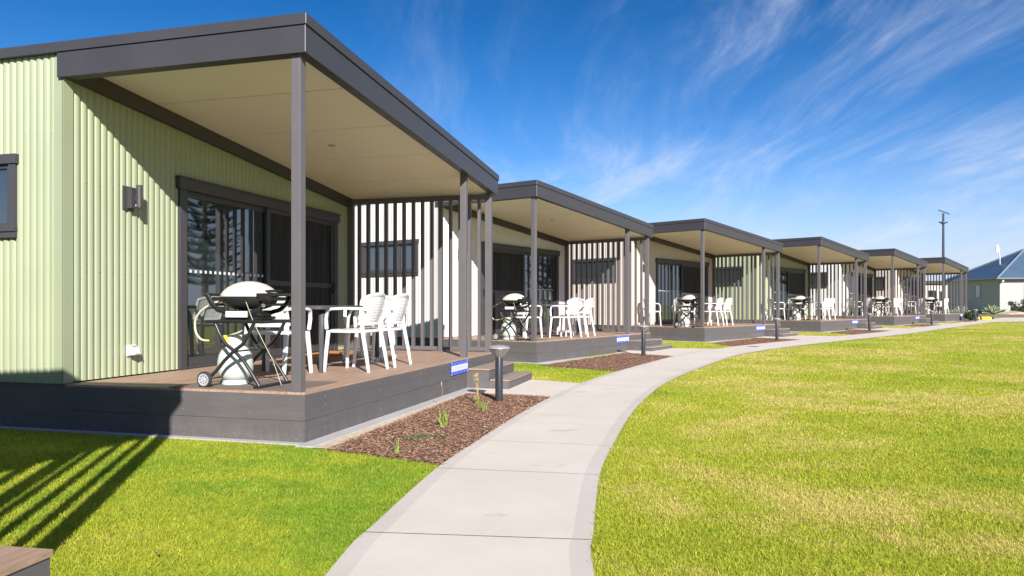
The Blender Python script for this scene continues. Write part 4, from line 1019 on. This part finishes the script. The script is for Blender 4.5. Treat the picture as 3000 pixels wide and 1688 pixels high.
# yellow and black wheel stops
for k, x in enumerate((30.25, 31.35)):
    r = empty('wheel_stop', (x, 47.6+k*.5, gz(47.6)), .25); mb = MB()
    def seg(mb, a, b): mb.hexa([(a, -.10, 0), (b, -.10, 0), (b, .10, 0), (a, .10, 0)], [(a, -.05, .17), (b, -.05, .17), (b, .05, .17), (a, .05, .17)])
    seg(mb, -.45, .30); mb.build('body', M['yellow'], r, bevel=.02); mb = MB(); seg(mb, .302, .5); mb.build('black_end', M['black'], r, bevel=.02)
    tag(r, ['left yellow and black wheel stop by the path beyond the last cabin', 'right yellow and black wheel stop by the path beyond the last cabin'][k], 'wheel stop', 'wheel stops at the end of the path')

# ------------------------------------------------------------------ Norfolk pines (outside the frame: they show in the door glass and as shadows on the lawn)
def norfolk(loc, H, label, seed):
    rr = random.Random(seed); r = empty('norfolk_pine', loc)
    mb = MB(); mb.tube([(0, 0, 0), (.05, 0, H*.5), (0, 0, H)], [H*.016, H*.010, .02], 8); mb.build('trunk', M['bark'], r, smooth=50)
    mb = MB(); z = H*.12
    while z < H*.985:
        f = 1-z/H; L = H*.22*f**.75+.15; nb = 7; a0 = rr.uniform(0, 6.28)
        for k in range(nb):
            a = a0+k*2*math.pi/nb+rr.uniform(-.15, .15); c, s = math.cos(a), math.sin(a); l = L*rr.uniform(.75, 1.05)
            pts = [(c*l*t, s*l*t, z+l*(.10*t+.22*t*t)) for t in (0, .35, .7, 1)]
            mb.tube(pts, [.05, .04, .03, .01], 4)
            for t in np.arange(.22, 1.0, .085 if H < 20 else .07):
                p = Vector((c*l*t, s*l*t, z+l*(.10*t+.22*t*t)))
                for sg in (-1, 1):
                    q = l*.30*(1.05-t*.7); d = Vector((c*.6-s*sg*.8, s*.6+c*sg*.8, .25)).normalized()*q; n = Vector((0, 0, 1))*.05*max(1, H/18)
                    mb.add([p, p+d*.5+n, p+d, p+d*.5-n*1.4], [(0, 1, 2, 3)]); m2 = d.cross(n).normalized()*.07
                    mb.add([p, p+d*.5+m2, p+d, p+d*.5-m2], [(0, 1, 2, 3)])
        z += H*.030+.12
    mb.build('crown', M['pine'], r); tag(r, label, 'tree', 'norfolk pines around the lawn')
norfolk((62, 58, .3), 26, 'tall norfolk pine reflected in the sliding door glass', 1)
norfolk((74, 55, .3), 23, 'second norfolk pine reflected beside the tall one', 2)
norfolk((27.9, 1.2, 0), 15.6, 'norfolk pine whose tip shades the lawn at the right edge', 3)
norfolk((20.2, -4.6, 0), 12.4, 'shorter norfolk pine behind the camera shading the lawn edge', 4)

# ------------------------------------------------------------------ grass blades
def grass():
    decks = []
    for i in range(7):
        e = .32 if i == 0 else 0
        q = [(-.10, -.18-e), (4.3, -.18-e), (4.3, -.66-e), (LU+e*.1, -.66-e), (LU+e, -e), (LU+e, VB), (-.10, VB)]
        decks.append(np.array([cw(i, a, b)[:2] for a, b in q]))
    for i in range(1, 7): decks.append(np.array([cw(i, a, b)[:2] for a, b in [(-.18, -.1), (4.2, -.1), (4.2, -.42), (-.20, -.42)]]))
    P = []
    bands = [(2.4, 4.2, 14500), (4.2, 6, 8200), (6, 9, 4200), (9, 13, 1500), (13, 19, 650), (19, 28, 270), (28, 42, 110), (42, 60, 40)]
    for y0, y1, den in bands:
        x0, x1 = -.80*y1-.4, .80*y1+.6; n = int((x1-x0)*(y1-y0)*den)
        q = np.c_[rng.uniform(x0, x1, n), rng.uniform(y0, y1, n)].astype(np.float64)
        ok = np.abs(q[:, 0]) < .76*q[:, 1]+.5
        q = q[ok]
        jit = rng.uniform(-.018, .018, q.shape); bad = in_poly(q[:, 0]+jit[:, 0], q[:, 1]+jit[:, 1], path_poly)
        for b in branches+bed_polys+decks:
            mn, mx = b.min(0), b.max(0)
            s = (q[:, 0] > mn[0]) & (q[:, 0] < mx[0]) & (q[:, 1] > mn[1]) & (q[:, 1] < mx[1])
            if s.any():
                ii = np.where(s)[0]; bad[ii] |= in_poly(q[ii, 0], q[ii, 1], b)
        P.append(q[~bad])
    q = np.vstack(P)
    # off the garden and house area
    q = q[~((q[:, 1] > 50) & (q[:, 0] > 30))]
    n = len(q); Y = q[:, 1]
    h = rng.uniform(.012, .027, n)*np.clip(1+ (Y-10)*.004, 1, 1.15); w = np.clip(Y*.00068, .0022, .05)*rng.uniform(.8, 1.3, n)
    a = rng.uniform(0, 2*np.pi, n); lean = rng.uniform(.0, .9, n)*h; la = rng.uniform(0, 2*np.pi, n)
    z = np.interp(Y, ZY, ZV)
    dx, dy = np.cos(a)*w/2, np.sin(a)*w/2; lx, ly = np.cos(la)*lean, np.sin(la)*lean
    v = np.empty((n, 4, 3), np.float32)
    v[:, 0] = np.c_[q[:, 0]-dx, q[:, 1]-dy, z]; v[:, 1] = np.c_[q[:, 0]+dx, q[:, 1]+dy, z]
    v[:, 2] = np.c_[q[:, 0]+lx*.45+dx*.7, q[:, 1]+ly*.45+dy*.7, z+h*.62]; v[:, 3] = np.c_[q[:, 0]+lx, q[:, 1]+ly, z+h]
    # two triangles per blade: lower and tip
    me = bpy.data.meshes.new('grass'); me.vertices.add(4*n); me.vertices.foreach_set('co', v.ravel())
    me.loops.add(6*n); me.polygons.add(2*n)
    b = np.arange(n)[:, None]*4; idx = (b+np.array([0, 1, 2, 0, 2, 3])[None]).astype(np.int32)
    me.loops.foreach_set('vertex_index', idx.ravel()); me.polygons.foreach_set('loop_start', np.arange(0, 6*n, 3, dtype=np.int32))
    me.materials.append(M['blade']); me.update(calc_edges=True); me.validate()
    t = np.c_[rng.random(n), rng.random(n), rng.random(n), np.ones(n)]; attr(me, np.repeat(t, 4, 0))
    o = bpy.data.objects.new('grass', me); COL.objects.link(o); tag(o, 'short mown grass blades covering the lawn', 'grass', kind='stuff')
    print('blades', n)
grass()
